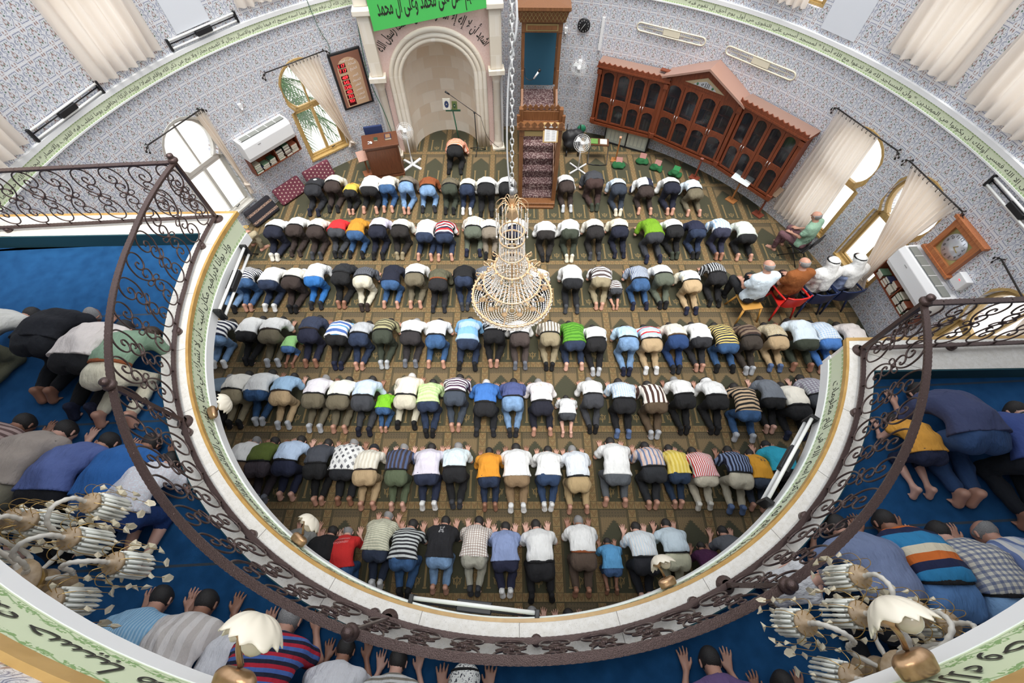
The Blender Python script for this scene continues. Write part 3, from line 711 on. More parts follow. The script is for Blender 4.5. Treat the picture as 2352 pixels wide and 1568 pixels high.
# ================================================================ who kneels where
ORD = 'zero first second third fourth fifth sixth seventh eighth ninth tenth eleventh twelfth thirteenth fourteenth fifteenth sixteenth seventeenth eighteenth nineteenth twentieth twenty-first twenty-second twenty-third twenty-fourth twenty-fifth twenty-sixth twenty-seventh'.split()
WORDS = {'ltgrey': 'light grey', 'offwhite': 'off-white', 'dkgrey': 'dark grey', 'char': 'charcoal', 'dknavy': 'dark navy', 'ltblue': 'light blue', 'palest': 'very pale blue', 'skyblue': 'sky blue', 'mint': 'pale green', 'dkbrown': 'dark brown', 'choc': 'dark brown', 'dkkhaki': 'dark khaki', 'greygreen': 'grey-green',
         'dkgreen': 'dark green', 'jean': 'blue jeans', 'jeanlt': 'pale blue jeans', 'jeandk': 'dark jeans', 'dustyblue': 'dusty blue', 'periw': 'periwinkle', 'gold': 'mustard', 'amber': 'amber yellow', 'lime': 'bright green', 'royal': 'bright blue', 'sage': 'sage green', 'stone': 'pale stone', 'denim': 'denim blue'}
def words(spec, leg=False):
    if '#' in spec: spec = 'white'
    b, _, pat = spec.partition(':'); cs = b.split('/'); cs = [WORDS.get(c, c) for c in cs]
    if leg: return cs[0] if 'jean' in cs[0] else cs[0]+' trousers'
    p = {'h': 'striped', 'v': 'striped', 'p': 'checked', 'd': 'diamond-patterned', 's': 'mottled'}.get(pat[:1], '')
    return (' and '.join(cs[:2])+' '+p) if p and len(cs) > 1 else cs[0]
ROWN = {1: 'first', 2: 'second', 3: 'third', 4: 'fourth', 5: 'fifth', 6: 'sixth', 7: 'seventh'}
# row: x y pose shirt trousers feet extras, where x y is where the toes meet the carpet
CROWD = {
1: '''722 494 a char char dknavy kef=white,sleeve=l
767 486 a offwhite dkbrown black sleeve=l
807 491 b yellow black bare scale=.86,tuck=0
851 489 c white black bare tuck=0
892 486 a offwhite jean bare tuck=0
934 490 b taupe jeanlt bare
985 486 c rust jeanlt char scale=.95
1033 490 a dkkhaki dkgreen black
1072 491 a white/cream:v14 jeandk white scale=.95
1117 496 d white black black sleeve=l,scale=1.06
1163 492 d white black black sleeve=l
1302 485 a white dkbrown ltgrey sleeve=l
1365 483 b dkgrey choc dkgreen scale=1.07,tuck=0
1419 494 b ltblue/white:p30 2d3542 cream
1480 491 c white/navy/white:v2 dkbrown bare sleeve=l,kef=white
1538 492 b white dknavy bare sleeve=l
1593 495 c palest dkkhaki bare sleeve=l,kef=white''',
2: '''632 597 b white dknavy offwhite kef=white,sleeve=l
680 587 a white dkbrown dkbrown hair=grey
728 594 a offwhite dkbrown dkgrey
776 590 b red dkgrey black scale=.95,tuck=0
819 591 c gold jean black tuck=0
869 594 a lilac dknavy black scale=1.03
919 594 b offwhite 211d1b khaki
976 597 c white jeandk bare tuck=0,scale=1.03
1023 597 c red/navy/white:h7 jeandk bare tuck=0
1087 587 c white/beige:p16 greygreen navy
1126 593 a white taupe black
1186 594 a white navy black
1252 598 b white 211d1b black sleeve=l,tuck=0
1307 600 b white dkgreen cream sleeve=l,tuck=0,scale=1.04
1365 595 a offwhite 1f1c1c dkgrey
1422 590 a cream dknavy dknavy
1500 602 c 6f9a1c 32343a navy tuck=0,scale=1.07
1549 593 b white black dkgreen sleeve=l
1596 592 b navy jeandk black tuck=0,scale=.94
1650 595 b ltblue/white:v16 2a2c40 bare tuck=0,yaw=4
1708 597 c d6ddd2 black bare sleeve=l,tuck=0,yaw=3''',
3: '''528 716 a ltgrey jeanlt black
572 713 b white/navy:h16 jean bare tuck=0,yaw=-3
621 713 a white jeandk white tuck=0
674 716 b offwhite dkbrown black kef=white,sleeve=l
727 708 a white/ltgrey:h22 royal char tuck=0,scale=1.06
785 706 b 202226 black bare
838 712 b dkgrey/grey:p26 stone dkbrown hair=grey,yaw=-3
898 706 c dknavy jean bare tuck=0
955 706 a white dkkhaki bare
1008 715 d 5b5844 1d1c1f char sleeve=l,belt=rust
1068 711 b black jeandk dkgrey tuck=0
1117 709 a grey char black
1238 716 a white char dkgrey
1312 717 d white 17181c dkgrey tuck=0,scale=1.06
1375 709 b 4f4240/white:h9 khaki bare tuck=0,yaw=3
1413 709 b 4a3430/white:h14 dkgrey bare scale=.66,shorts=1,tuck=0
1469 709 c 6a7896/ltgrey:v30 jean navy
1522 707 b white greygreen black sleeve=l
1587 720 a cream/palest:p4 tan navy
1640 702 a black/ltgrey:v22 1b1a1d black yaw=6''',
4: '''505 843 a white/navy:h9 jeanlt white tuck=0,sleeve=l,yaw=-4
572 836 b white black black tuck=0
628 840 a white dkkhaki ltgrey belt=dkbrown
664 842 a mint denim bare scale=.68,shorts=1,tuck=0
715 841 a 343c52 1e2136 bare belt=dkbrown,scale=1.04
777 846 b white/skyblue/white/4867a8:h4 black navy tuck=0
826 847 b ltgrey jeandk bare
883 844 b 55503c/a8a37c:h10 dkgreen ltgrey
943 841 a white 2a2628 grey sleeve=l,hair=bald
1002 843 c white jean bare
1073 848 c 7fb2dc/ltblue:h3 jeandk black tuck=0,scale=1.06
1134 841 b black/ltgrey:h9 1a191b bare
1195 846 a white 4d423e grey sleeve=l
1261 848 b dcd4c6/taupe:v15 khaki black
1318 848 c 5c9a2a/3f7a1c:h13 jeandk bare tuck=0
1368 860 b white 161517 ltgrey sleeve=l
1438 860 b b9d6ea jeanlt navy
1495 857 a ltblue/red/white/ltgrey:h5 tan white
1552 855 b offwhite 24406e char sleeve=l,belt=brown
1605 851 b white 2a2a2e bare tuck=0
1664 853 c d8c070/navy:h16 jean black tuck=0
1719 858 b 7c6a58/3f2e29:h9 3b332c ltgrey
1779 851 a beige/stone:s tan slate
1840 850 c palest dkgreen bare tuck=0,scale=1.05
1896 855 a ltblue/white:p22 4a7cc0 bare tuck=0,scale=1.05
1958 850 a ddd5d0 dkgrey black tuck=0''',
5: '''497 985 a 6d7e8e black black
540 981 a f0ece2 khaki black
596 974 b white jean ltgrey tuck=0
652 983 a 9fc0de tan ltgrey belt=dkbrown
724 990 a e4e0e6 dkkhaki ltgrey hair=bald
780 992 a f0f0e4 dkkhaki bare
837 998 a c9d9ec dkgrey dknavy sleeve=l,scale=1.04
881 990 b lime jean bare scale=.7,cap=dkgreen,tuck=0
933 983 c e6dacb stone black sleeve=l,hair=white
987 1001 b cfe6a8/b7d48e:h12 jeandk black tuck=0
1046 988 b 4a2c46/white:h13 3c4450 bare sleeve=l
1114 999 c 3f74bc 17181c char hair=white,sleeve=l
1178 1000 b 4d5888 jeanlt char
1245 998 c ece6e6 171826 bare sleeve=l,hair=bald
1302 1001 a white/ltgrey:s dkgrey bare scale=.72,shorts=1,tuck=0
1361 992 b white 3c3d42 black sleeve=l,scale=.96
1430 1003 a ltblue/white:p24 17171a slate scale=1.05
1502 1005 b f0e8dc/4b332c:v11 5a4a38 ltgrey tuck=0
1570 994 b white 141416 black hair=bald
1640 994 b white 151517 black kef=white,sleeve=l
1707 1012 c c2a888/black:h12 jean ltgrey tuck=0,yaw=3
1766 992 b 70767e 151517 bare tuck=0,yaw=4
1826 1007 c f1ebdc 141416 navy yaw=3
1880 990 a ltgrey/6a5a70:p20 dkgrey black''',
6: '''553 1150 a white brown black hair=grey
600 1153 b 566426 3a3238 grey
658 1146 a bcd0ea navy bare yaw=3
732 1157 b 43464e 131315 bare yaw=-2
791 1157 a white:d 1b1d22 bare tuck=0
844 1168 a e8e2d4/d6cebc:v16 tan bare belt=dkbrown,cap=char
913 1170 a 3e3436/4e5c80:v13 566048 bare hair=bald
985 1168 a dcd6e2 232b42 white tuck=0
1048 1164 b d8e6ea 17171a dkgrey hair=grey
1126 1170 a df952c jeandk bare tuck=0,sleeve=l,scale=.93
1188 1173 a white 8b7356 white tuck=0,scale=1.04
1258 1170 b white 2b4060 white tuck=0,sleeve=l,scale=.97
1328 1176 c dfe4ea b09870 bare hair=grey
1413 1160 c white 55595e bare tuck=0,scale=1.06
1498 1166 b d0c4c0/6f7fa0/d8b8a8:v13 26282c bare
1557 1164 b d2b84c/e0cc74:v14 24364e bare tuck=0,scale=.95
1617 1168 a c03838/white:v32 c2baa6 offwhite tuck=0,scale=.95
1690 1177 a 1b2036/8090b0:v20 c4bca6 slate yaw=4
1739 1171 a d99a2c 3c4656 bare scale=.93,tuck=0,yaw=4
1795 1160 b 2aa3bd black black tuck=0''',
7: '''672 1372 a 8b8b86 dkgrey black
742 1388 b 141416 jean black yaw=-3
795 1384 a cf2a28 jean bare tuck=0,yaw=-6,hair=bald
865 1349 b d6d2ba/aeb09a:h26 2a3448 white tuck=0
928 1368 b c6cac8/232328:h15 jean black tuck=0
1009 1360 a 1d1d21 jeanlt bare tuck=0
1089 1364 b f0ece6/8a6a58:p26 a8a698 dkgrey tuck=0
1163 1368 b 8c9cc4 23263e white tuck=0,scale=.97
1244 1379 c white 17171a black scale=1.04
1337 1367 a white 54453a bare belt=rust,hair=grey,scale=1.03
1406 1362 a 5a9ac8 38557c bare scale=.72,shorts=1,tuck=0
1482 1379 b white/palest:v26 1f2026 bare
1552 1368 b c9d8e0 c6c4a8 bare
1630 1385 a 44183e 44183e bare scale=.78,tuck=0
1690 1390 a 5a5c62 beige bare tuck=0'''}
def parse(line):
    t = line.split(); d = dict(x=float(t[0]), y=float(t[1]), pose=t[2], shirt=t[3], trous=t[4], feet=t[5]); ex = {}
    for kv in (t[6].split(',') if len(t) > 6 else []):
        k, v = kv.split('=')
        ex[k] = float(v) if k in ('scale', 'yaw') else int(v) if k in ('tuck', 'shorts') else v
    d['ex'] = ex; return d
rnd = random.Random(4)
BODY = {}
def cname(spec):
    """plain colour words for a hex or named colour"""
    b = spec.split(':')[0].split('/')[0]
    if b in CL: return words(spec)
    def hexname(h):
        r, g, bb = [int(h[i:i+2], 16) for i in (0, 2, 4)]; mx_, mn_ = max(r, g, bb), min(r, g, bb)
        if mx_ < 70: base = 'black' if mx_ < 48 and mx_-mn_ < 14 else 'dark navy' if bb == mx_ and bb-r > 8 else 'dark brown' if r > bb+6 else 'dark grey'
        elif mx_-mn_ < 22: base = 'white' if mn_ > 205 else 'light grey' if mn_ > 160 else 'grey' if mn_ > 80 else 'dark grey'
        elif r >= g >= bb: base = 'red' if g < 90 and r > 150 else 'brown' if r < 150 else 'orange' if bb < 90 and g < 165 else 'yellow' if bb < 130 else 'cream'
        elif g >= r: base = ('olive green' if g < 130 else 'bright green' if bb < 80 else 'pale green') if g >= bb and g-bb > 12 else 'pale blue' if mn_ > 150 else 'blue'
        elif bb >= g: base = 'pale blue' if mn_ > 150 else 'purple' if r > g+18 and r > 60 else 'blue'
        else: base = 'purple'
        return base
    pat = spec.partition(':')[2]; p = {'h': ' striped', 'v': ' striped', 'p': ' checked'}.get(pat[:1], '')
    return hexname(b)+p
for row, txt in CROWD.items():
    L = [parse(l) for l in txt.strip().split('\n')]
    for i, d in enumerate(L):
        ex = d['ex']; s = .97*ex.pop('scale', 1.)*(1+.015*math.sin(i*2.3+row)); p = on(d['x'], d['y'], .04); yaw = -ex.pop('yaw', 0.)+rnd.uniform(-2.5, 2.5)
        o = Vector((.0, .47*s, 0)); o.rotate(Matrix.Rotation(R(yaw), 3, 'Z')); p = p+o; p.z = 0
        sw = cname(d['shirt']); tw = cname(d['trous']); tw = tw if 'jeans' in tw else tw+' trousers'
        who = 'child' if s < .8 else 'person'; sh = ex.get('shorts'); tw = tw.replace('blue jeans', 'jeans').replace('trousers', 'shorts') if sh else tw
        head = ' and white headscarf' if ex.get('kef') else ''
        wear = f'{sw} shirt{head}, {tw}' if not head else f'{sw} shirt{head}'
        lab = f'{who} in {wear}, {ROWN[row]} row, {ORD[i+1]} from left'
        hair = ex.pop('hair', 'black' if rnd.random() < .93 else rnd.choice(['grey', 'bald'])); tone = rnd.choice('mmmld')
        BODY[row, i+1] = person(p, d['pose'], d['shirt'], d['trous'], lab, f'people bowing in the {ROWN[row]} row', feet=d['feet'], yaw=yaw, scale=s, seed=i*3+row, hair=hair, tone=tone, **ex)
# the one who leads, alone before the niche
p = on(1046, 398, .04)
person(Vector((p.x, p.y+.47, 0)), 'c', 'df6a38/e8c8b4:h20', 'black', 'person in orange striped shirt bowing alone in front of the stone niche', 'people bowing on the prayer carpet', feet='black', seed=2, yaw=-2)
# two heads of the row that vanishes under the gallery
for i, (x, y, sh, hr) in enumerate(((1222, 1407, 'lilac', 'grey'), (1306, 1412, 'black', 'black'))):
    p = on(x, y, .17); person(Vector((p.x, p.y-.60, 0)), 'a', sh, 'char', f'person in {WORDS.get(sh, sh)} shirt whose {hr} head shows beneath the gallery edge', 'people of the last row under the gallery', hair=hr, seed=i)
# ---------------------------------------------------------------- the gallery: x y of the head's crown
GZ = 3.55
GAL = [
 (60, 712, 'a', 'e2dfd6', '6f6e58', 'bare', 'person in white shirt and green trousers bowing at the left edge of the gallery', dict(yaw=-6)),
 (205, 712, 'b', '15171f', '1a1c22', 'bare', 'bald person in black shirt bowing on the left gallery, front row', dict(hair='bald', tuck=0)),
 (285, 742, 'a', 'e2d8d2', '101014', 'navy', 'person in pinkish white shirt and black trousers bowing in left gallery front row', dict(tuck=0)),
 (352, 757, 'c', '7f9a82', 'd6cfb8', 'bare', 'person in sage green shirt and cream trousers bowing beside left railing', dict(belt='rust', hair='brown')),
 (45, 958, 'a', 'b09a94/6a5450:h18', 'char', 'bare', 'person in brown striped shirt bowing at left edge of gallery second row', dict(yaw=-4)),
 (150, 975, 'a', 'a89c92', '8c8672', 'bare', 'person in taupe shirt and khaki trousers bowing in gallery second row', dict(tuck=0, sleeve='l', scale=1.08)),
 (245, 1002, 'b', '5b6ca4', '1b1c22', 'black', 'person in dusty blue long-sleeved shirt bowing in left gallery second row', dict(tuck=0, sleeve='l')),
 (345, 1003, 'a', '2a66ac', '3a5c8c', 'black', 'person in bright blue polo and jeans bowing in left gallery second row', dict(tuck=0)),
 (392, 1045, 'a', 'd9d6dc/dfe8f0:s', '12346c', 'bare', 'teenager in white t-shirt and navy shorts bowing beside the railing', dict(tuck=0, shorts=1, scale=.92)),
 (372, 1358, 'c', '7fb0d4/a8cbe2:v46', 'char', 'black', 'person in light blue striped shirt bowing behind the left glass chandelier', dict(sleeve='l')),
 (478, 1368, 'c', 'd2cac4/e6e0dc:v11', '2a2220', 'black', 'person in cream striped shirt bowing below the left railing', dict(tuck=0)),
 (562, 1410, 'a', 'e2e2e6', 'black', 'bare', 'child in white shirt bowing beside striped shirt at gallery bottom', dict(tuck=0, scale=.8, hair='brown')),
 (665, 1405, 'a', 'b82038/1a1c34/4a6ab0:h13', 'black', 'black', 'person in red, navy and blue striped polo bowing at gallery bottom', dict(tuck=0, hair='grey', scale=1.06)),
 (790, 1478, 'a', 'e6e6ea', 'dkgrey', 'black', 'child in white t-shirt bowing right under the railing bottom', dict(tuck=0, scale=.86)),
 (912, 1505, 'a', 'd8d8d6/8a8478:h20', 'dkgrey', 'black', 'child in grey and white striped shirt bowing at the picture bottom', dict(tuck=0, scale=.88)),
 (1632, 1500, 'a', '6e5684', 'black', 'black', 'person in mauve purple shirt bowing at the picture bottom right', dict(sleeve='l', tuck=0)),
 (1800, 1556, 'a', 'e0e0e4/2a3050:h9', 'black', 'black', 'person in white and navy striped shirt under the right glass chandelier', dict(tuck=0)),
 (2055, 950, 'a', 'e0a040', '1c2440', 'bare', 'child in amber yellow vest and navy shorts bowing behind right railing', dict(tuck=0, shorts=1, scale=.72, sleeve='n')),
 (2104, 888, 'b', '3e4668', '2e4a74', 'bare', 'person in slate blue shirt and jeans bowing on the right gallery', dict(tuck=0, scale=1.06, sleeve='l')),
 (2240, 935, 'b', '3b4f8c', '1c2028', 'bare', 'person in blue shirt and black jeans bowing on the right gallery', dict(tuck=0, scale=1.03)),
 (2335, 930, 'a', '18181c/7a8088:h24', 'char', 'bare', 'person in black pinstriped shirt bowing at the right picture edge', dict(tuck=0)),
 (1925, 1194, 'c', '7e8cae', '121318', 'black', 'person in grey-blue polo and black trousers bowing in right gallery front row', dict(scale=1.06)),
 (2032, 1182, 'a', '2f86b8/1b2448/d8702c/e8dcc0/2f86b8:h3', '5a84b8', 'bare', 'person in wide orange, blue and navy striped shirt bowing on right gallery', dict(scale=1.04)),
 (2155, 1208, 'a', 'd6d2c4/2e4a80:p22', '7ea4cc', 'bare', 'person in navy checked shirt and pale jeans bowing on right gallery', dict(scale=1.02)),
 (2262, 1205, 'a', 'b4bccc/6a7ca8/d6d4d0:v9', '101014', 'black', 'person in pale blue striped shirt bowing at right edge of gallery', dict(hair='bald', tuck=0, scale=1.06))]
for i, (x, y, ps, a, b, ft, lab, ex) in enumerate(GAL):
    s = ex.pop('scale', 1.)*1.0; p = on(x, y, GZ+.17); yaw = ex.pop('yaw', 0)
    person(Vector((p.x, p.y-.64*s, GZ)), ps, a, b, lab, 'people bowing on the blue gallery carpet', feet=ft, scale=s, seed=i, yaw=yaw, tone='mdl'[i % 3], **ex)
# patterned cap at the lower picture edge
p = on(1066, 1556, GZ+.2)
person(Vector((p.x, p.y-.60, GZ)), 'a', '33343a', 'black', 'person with a black and white patterned headcloth at the picture bottom', 'people bowing on the blue gallery carpet', kef='e6e6e0/4a4a50:s', seed=3)
p = on(1800, 1350, GZ+.3)
person(Vector((p.x, p.y, GZ)), 'crouch', 'e6e6e8', '6a5c50/b0a494:p26', 'small child in grey cap and checked shorts crouching behind the railing', 'people bowing on the blue gallery carpet', shorts=1, tuck=0, scale=.66, yaw=-75, cap='77757a', tone='l')

# prints on the backs of some shirts
from mathutils.bvhtree import BVHTree
def backprint(key, cy, body, size, mat, width=None, cx=0.):
    b, sh = BODY[key]; t = BVHTree.FromPolygons([v.co for v in sh.data.vertices], [p.vertices for p in sh.data.polygons])
    def f(x, y):
        h = t.ray_cast(Vector((x+cx, cy+y, 1.5)), Vector((0, 0, -1)))[0]; return (x+cx, cy+y, (h.z if h else .4)+.006)
    lettering(body, size, 'back_print', mat, sh, f, width)
INK = M['ink']; WHP = newmat('white_shirt_print', (.75, .75, .75), .7); BRN = newmat('brown_shirt_print', (.20, .12, .05), .8); MIX = newmat('red_and_blue_print', (.45, .18, .22), .8); REDP = newmat('dark_red_print', (.35, .05, .02), .8)
PNK = newmat('pale_pink_print', (.72, .35, .34), .8)
backprint((7, 3), .395, 'AHEBIELUNA', .05, INK, .17, -.02); backprint((7, 3), .365, 'UVTFOOHNERY', .05, PNK, .26); backprint((7, 3), .425, 'EVOHBRIMEN', .045, PNK, .20, .03)
backprint((6, 19), .385, 'IIOIOIIOIOII', .035, BRN, .14, .0); backprint((6, 19), .33, '●-●', .06, BRN, .11, .03)
backprint((4, 17), .40, 'EAFDVES', .05, MIX, .17, .02); backprint((4, 17), .365, '. ıAı. mı.', .035, INK, .16, .02)
backprint((1, 3), .30, '23', .14, REDP, .12); backprint((7, 6), .385, '\u2620', .11, WHP, .085)
backprint((5, 14), .33, '~ S ~', .09, newmat('tan_print_on_shirt', (.5, .4, .25), .8), .20)
# ================================================================ windows and curtains
def fabric(name, col, tr=.5):
    m = bpy.data.materials.new(name); m.use_nodes = True; nt = m.node_tree; nt.nodes.remove(nt.nodes['Principled BSDF'])
    o = nt.nodes['Material Output']; a = nt.nodes.new('ShaderNodeBsdfDiffuse'); b = nt.nodes.new('ShaderNodeBsdfTranslucent'); x = nt.nodes.new('ShaderNodeMixShader')
    for q in (a, b): q.inputs[0].default_value = (*col, 1)
    x.inputs[0].default_value = tr; nt.links.new(a.outputs[0], x.inputs[1]); nt.links.new(b.outputs[0], x.inputs[2]); nt.links.new(x.outputs[0], o.inputs[0]); return m
M['curtain'] = fabric('cream_curtain_cloth', (.96, .90, .83), .62)
M['pane'] = newmat('window_glass', (.9, .95, .95), .05, 0, Alpha=.10)
M['alu'] = newmat('pale_aluminium', (.62, .60, .55), .35, .3)
M['iron2'] = newmat('dark_wrought_iron', (.035, .03, .028), .45, .4)
def outline(off, zoff=0, top=True):
    pts = win_outline(.53-off, .47+off, 1.76, .575-off, 2.22); return [(a, b+zoff) for a, b in pts]
def ringprism(mb, A, B, y0, y1):
    n = len(A); V = [(x, y, z) for P, y in ((A, y0), (A, y1), (B, y1), (B, y0)) for x, z in P]
    mb.add(V, [((q*n)+i, (q*n)+(i+1) % n, ((q+1) % 4)*n+(i+1) % n, ((q+1) % 4)*n+i) for q in range(4) for i in range(n)])
def window(n, ang, mat, lower=True):
    f = wframe(ang); r = empty(f'window_{n}', f, kind='structure')
    mb = MB(); ringprism(mb, outline(-.005), outline(.055), .06, .16)
    if lower: ringprism(mb, outline(-.045), outline(.0), -.022, .0)
    mb.build('window_frame', mat, r)
    mb = MB(); mb.box(-.50, .50, .08, .15, 1.72, 1.80); mb.box(-.035, .035, .08, .15, .50, 1.74); mb.box(-.018, .018, .10, .14, 1.78, 2.75)
    for s in (-1, 1): mb.box(s*.255-.22, s*.255+.22, .09, .13, .50, .56); mb.box(s*.255-.22, s*.255+.22, .09, .13, 1.66, 1.73); mb.box(s*.46-.025, s*.46+.025, .09, .13, .5, 1.73); 
    mb.build('mullion', mat, r)
    MB().prism(outline(.02), .11, .118).build('pane', M['pane'], r)
    if lower:
        MB().box(-.56, .56, -.04, .10, .43, .475).build('window_sill', mat, r)
        h = MB(); h.tube([(.10, .05, .56), (.10, .0, .57), (.18, -.01, .60)], .012, 6); h.build('handle', M['blackmetal'], r)
    else: r.location.z = 3.75
for i, a in enumerate(LOW): window(i+1, a, M['alu'] if i == 0 else M['yellowwood'])
for i, a in enumerate(UPP): window(i+6, a, M['yellowwood'], False)
bpy.context.view_layer.update()
for o in list(bpy.data.objects):
    if o.name.startswith('window_') and o.parent is None and int(o.name.split('_')[1]) > 5: o.scale.z = .8
def curtain(ang, xt, zt, xb, zb, n, lab, knot=None, mat=None, amp=.035, group='cream curtains at the windows', hem=0):
    """pleats from xt=(x0,x1) at height zt to xb at zb; knot=(x, z) gathers the cloth"""
    f = wframe(ang); r = empty('curtain', f @ Matrix.Translation((0, -.10, 0)), label=lab, cat='curtain', group=group)
    NU, NV = n*8, 30; V = []
    for j in range(NV+1):
        t = j/NV; z = zt+(zb-zt)*t
        if knot:
            kx, kz = knot; tt = min(1, (zt-z)/(zt-kz)); s = 1-(1-.09)*tt**.85 if z > kz else .09+.25*(kz-z)/(kz-zb+.01)
            mid = (xt[0]+xt[1])/2; c = mid+(kx-mid)*tt**1.1; hw = (xt[1]-xt[0])/2*s
            x0, x1 = c-hw, c+hw; am = amp*(1+.5*math.sin(t*3))
        else: x0, x1 = xt[0]+(xb[0]-xt[0])*t, xt[1]+(xb[1]-xt[1])*t; am = amp*(.6+.7*t)
        for i in range(NU+1):
            u = i/NU; ph = u*n*2*math.pi+.5*math.sin(t*2.2+u*5); dz = .02*math.sin(u*n*3.1) if j == NV else 0
            V.append((x0+(x1-x0)*u+.008*math.sin(ph*.5+t*4), am*math.sin(ph)+.015*math.sin(u*9+t*5), z+dz))
    W = NU+1; F = [(j*W+i, j*W+i+1, (j+1)*W+i+1, (j+1)*W+i) for j in range(NV) for i in range(NU)]
    mb = MB(); mb.add(V, F, None, True); mb.build('cloth', mat or M['curtain'], r)
    for i in range(n if zt < 3.4 else 0):
        rg = MB(); x = xt[0]+(xt[1]-xt[0])*(i+.5)/n; rg.tube([(x+.004, .035*math.cos(a), zt-.03+.035*math.sin(a)) for a in np.linspace(0, 2*math.pi, 11)[:-1]], .006, 4, closed=True)
        rg.build('eyelet_ring', M['iron2'], r)
    if knot:
        k = MB(); k.ball((knot[0], 0, knot[1]), .062, 10, None, (1, .8, .9)); k.tube([(knot[0]-.05, -.03, knot[1]+.02), (knot[0]+.02, -.075, knot[1]-.02), (knot[0]+.06, 0, knot[1]-.05)], .022, 6)
        k.build('knot', mat or M['curtain'], r)
    return r
def rod(ang, x0, x1, z, lab):
    r = empty('curtain_rod', wframe(ang) @ Matrix.Translation((0, -.10, 0)), label=lab, cat='curtain rod', group='iron curtain rods over the windows')
    MB().tube([(x0, 0, z), (x1, 0, z)], .013, 8).build('pole', M['iron2'], r)
    for s, x in ((-1, x0), (1, x1)):
        b = MB(); b.tube([(x, 0, z), (x, .10, z)], .010, 6); b.ball((x, .08, z), .025, 8); b.build('bracket', M['iron2'], r)
        q = MB()
        for k, (dx, dz) in enumerate(((.05, .0), (.10, -.05), (.06, -.10))):
            q.tube(catmull([(x, 0, z), (x+s*dx*.5, -.02, z+dz*.3), (x+s*dx, 0, z+dz-.02)], 4), .006, 4); q.ball((x+s*dx, 0, z+dz-.03), .024, 6, None, (.9, .35, 1.2))
        q.build('leaf_finial', M['iron2'], r)
curtain(-64, (.40, .62), 2.78, (.4, .6), .66, 5, 'narrow cream curtain knotted at the side of the far left ground window', (.56, .95))
curtain(-41.5, (-.24, .55), 2.82, (.3, .6), .42, 9, 'cream curtain drawn to the right of the window beside the prayer time board', (.62, .56))
curtain(66.7, (-.80, .22), 2.84, (-.86, .34), .26, 10, 'wide cream curtain hanging straight beside the mahogany bookcase')
curtain(78.8, (-.55, .66), 2.84, (.3, .6), .50, 11, 'cream curtain fanning out from a knot beside the square clock', (.40, .72))
curtain(99, (.15, 1.0), 2.84, (.3, .9), .30, 8, 'cream curtain behind the right railing', (.8, .7))
rod(-64, -.74, .56, 2.78, 'iron curtain rod over the leftmost ground window'); rod(-41.5, -.74, .70, 2.82, 'iron curtain rod over the window left of the prayer time board')
rod(66.7, -.84, .66, 2.84, 'iron curtain rod over the window right of the bookcase'); rod(78.8, -.62, .74, 2.84, 'iron curtain rod over the window left of the square clock')
rod(99, -.85, 1.0, 2.84, 'iron curtain rod over the window behind the right railing')
for a, lab, x0, x1, zb in ((-86.6, 'upper curtain at the left picture edge above the lettered band', -.66, .66, 3.87), (-65, 'tall upper curtain at upper left over the lettered band', -.66, .70, 3.91), (-42.2, 'upper curtain cut by the top edge left of the green banner', -.62, .60, 4.0),
                           (44.8, 'upper curtain cut by the top edge above the oval tube lights', -.62, .46, 4.06), (66.6, 'upper curtain right of the blank white panel', -.64, .68, 4.02), (78.8, 'rightmost upper curtain above the lettered band', -.66, .66, 3.98)):
    curtain(a, (x0, x1), 6.2, (x0, x1), zb, 7, lab, amp=.05)
# ================================================================ mihrab (stone niche)
def blocks(name, c1, c2, sx, sz, polar=False):
    m = newmat(name, c1, .55); nt = m.node_tree; x, y, z, co = obco(nt)
    q = (atan2(x, y)*(1/sx)) if polar else x*(1/sx)
    row = (z*(1/sz)).fl(); fz = (z*(1/sz)).fr(); a = q+(row*.5).fr()
    n = nt.nodes.new('ShaderNodeTexWhiteNoise'); n.noise_dimensions = '2D'; cb = nt.nodes.new('ShaderNodeCombineXYZ'); nt.links.new(a.fl().v, cb.inputs[0]); nt.links.new(row.v, cb.inputs[1]); nt.links.new(cb.outputs[0], n.inputs[0])
    c = mixc(nt, E(nt, n.outputs[0]), c1, c2); c = mixc(nt, nz(nt, co, 9, 4)*.3, c, (.66, .56, .43))
    line = ((a.fr()-.5).abs().gt(.485)).mx(fz.lt(.035)); setc(m, mixc(nt, line*.6, c, (.75, .70, .62))); return m
M['block'] = blocks('tan_stone_blocks', (.74, .62, .48), (.90, .84, .74), .42, .30, True)
M['archstone'] = blocks('cream_carved_stone', (.66, .60, .50), (.76, .71, .62), 3, .42)
M['pink'] = speck('pink_stucco', (.66, .47, .42), (.72, .55, .50), 30, .8, .2)
MH = Matrix.Translation((-1.86, 11.47, 0)) @ Matrix.Rotation(R(7), 4, 'Z')
mih = empty('prayer_niche', MH, label='cream stone prayer niche with rounded arch between two columns', cat='prayer niche')
ZS = 1.92; NRi = .90
def archpts(r, n=24): return [(r*math.cos(a), ZS+r*math.sin(a)) for a in np.linspace(0, math.pi, n+1)]
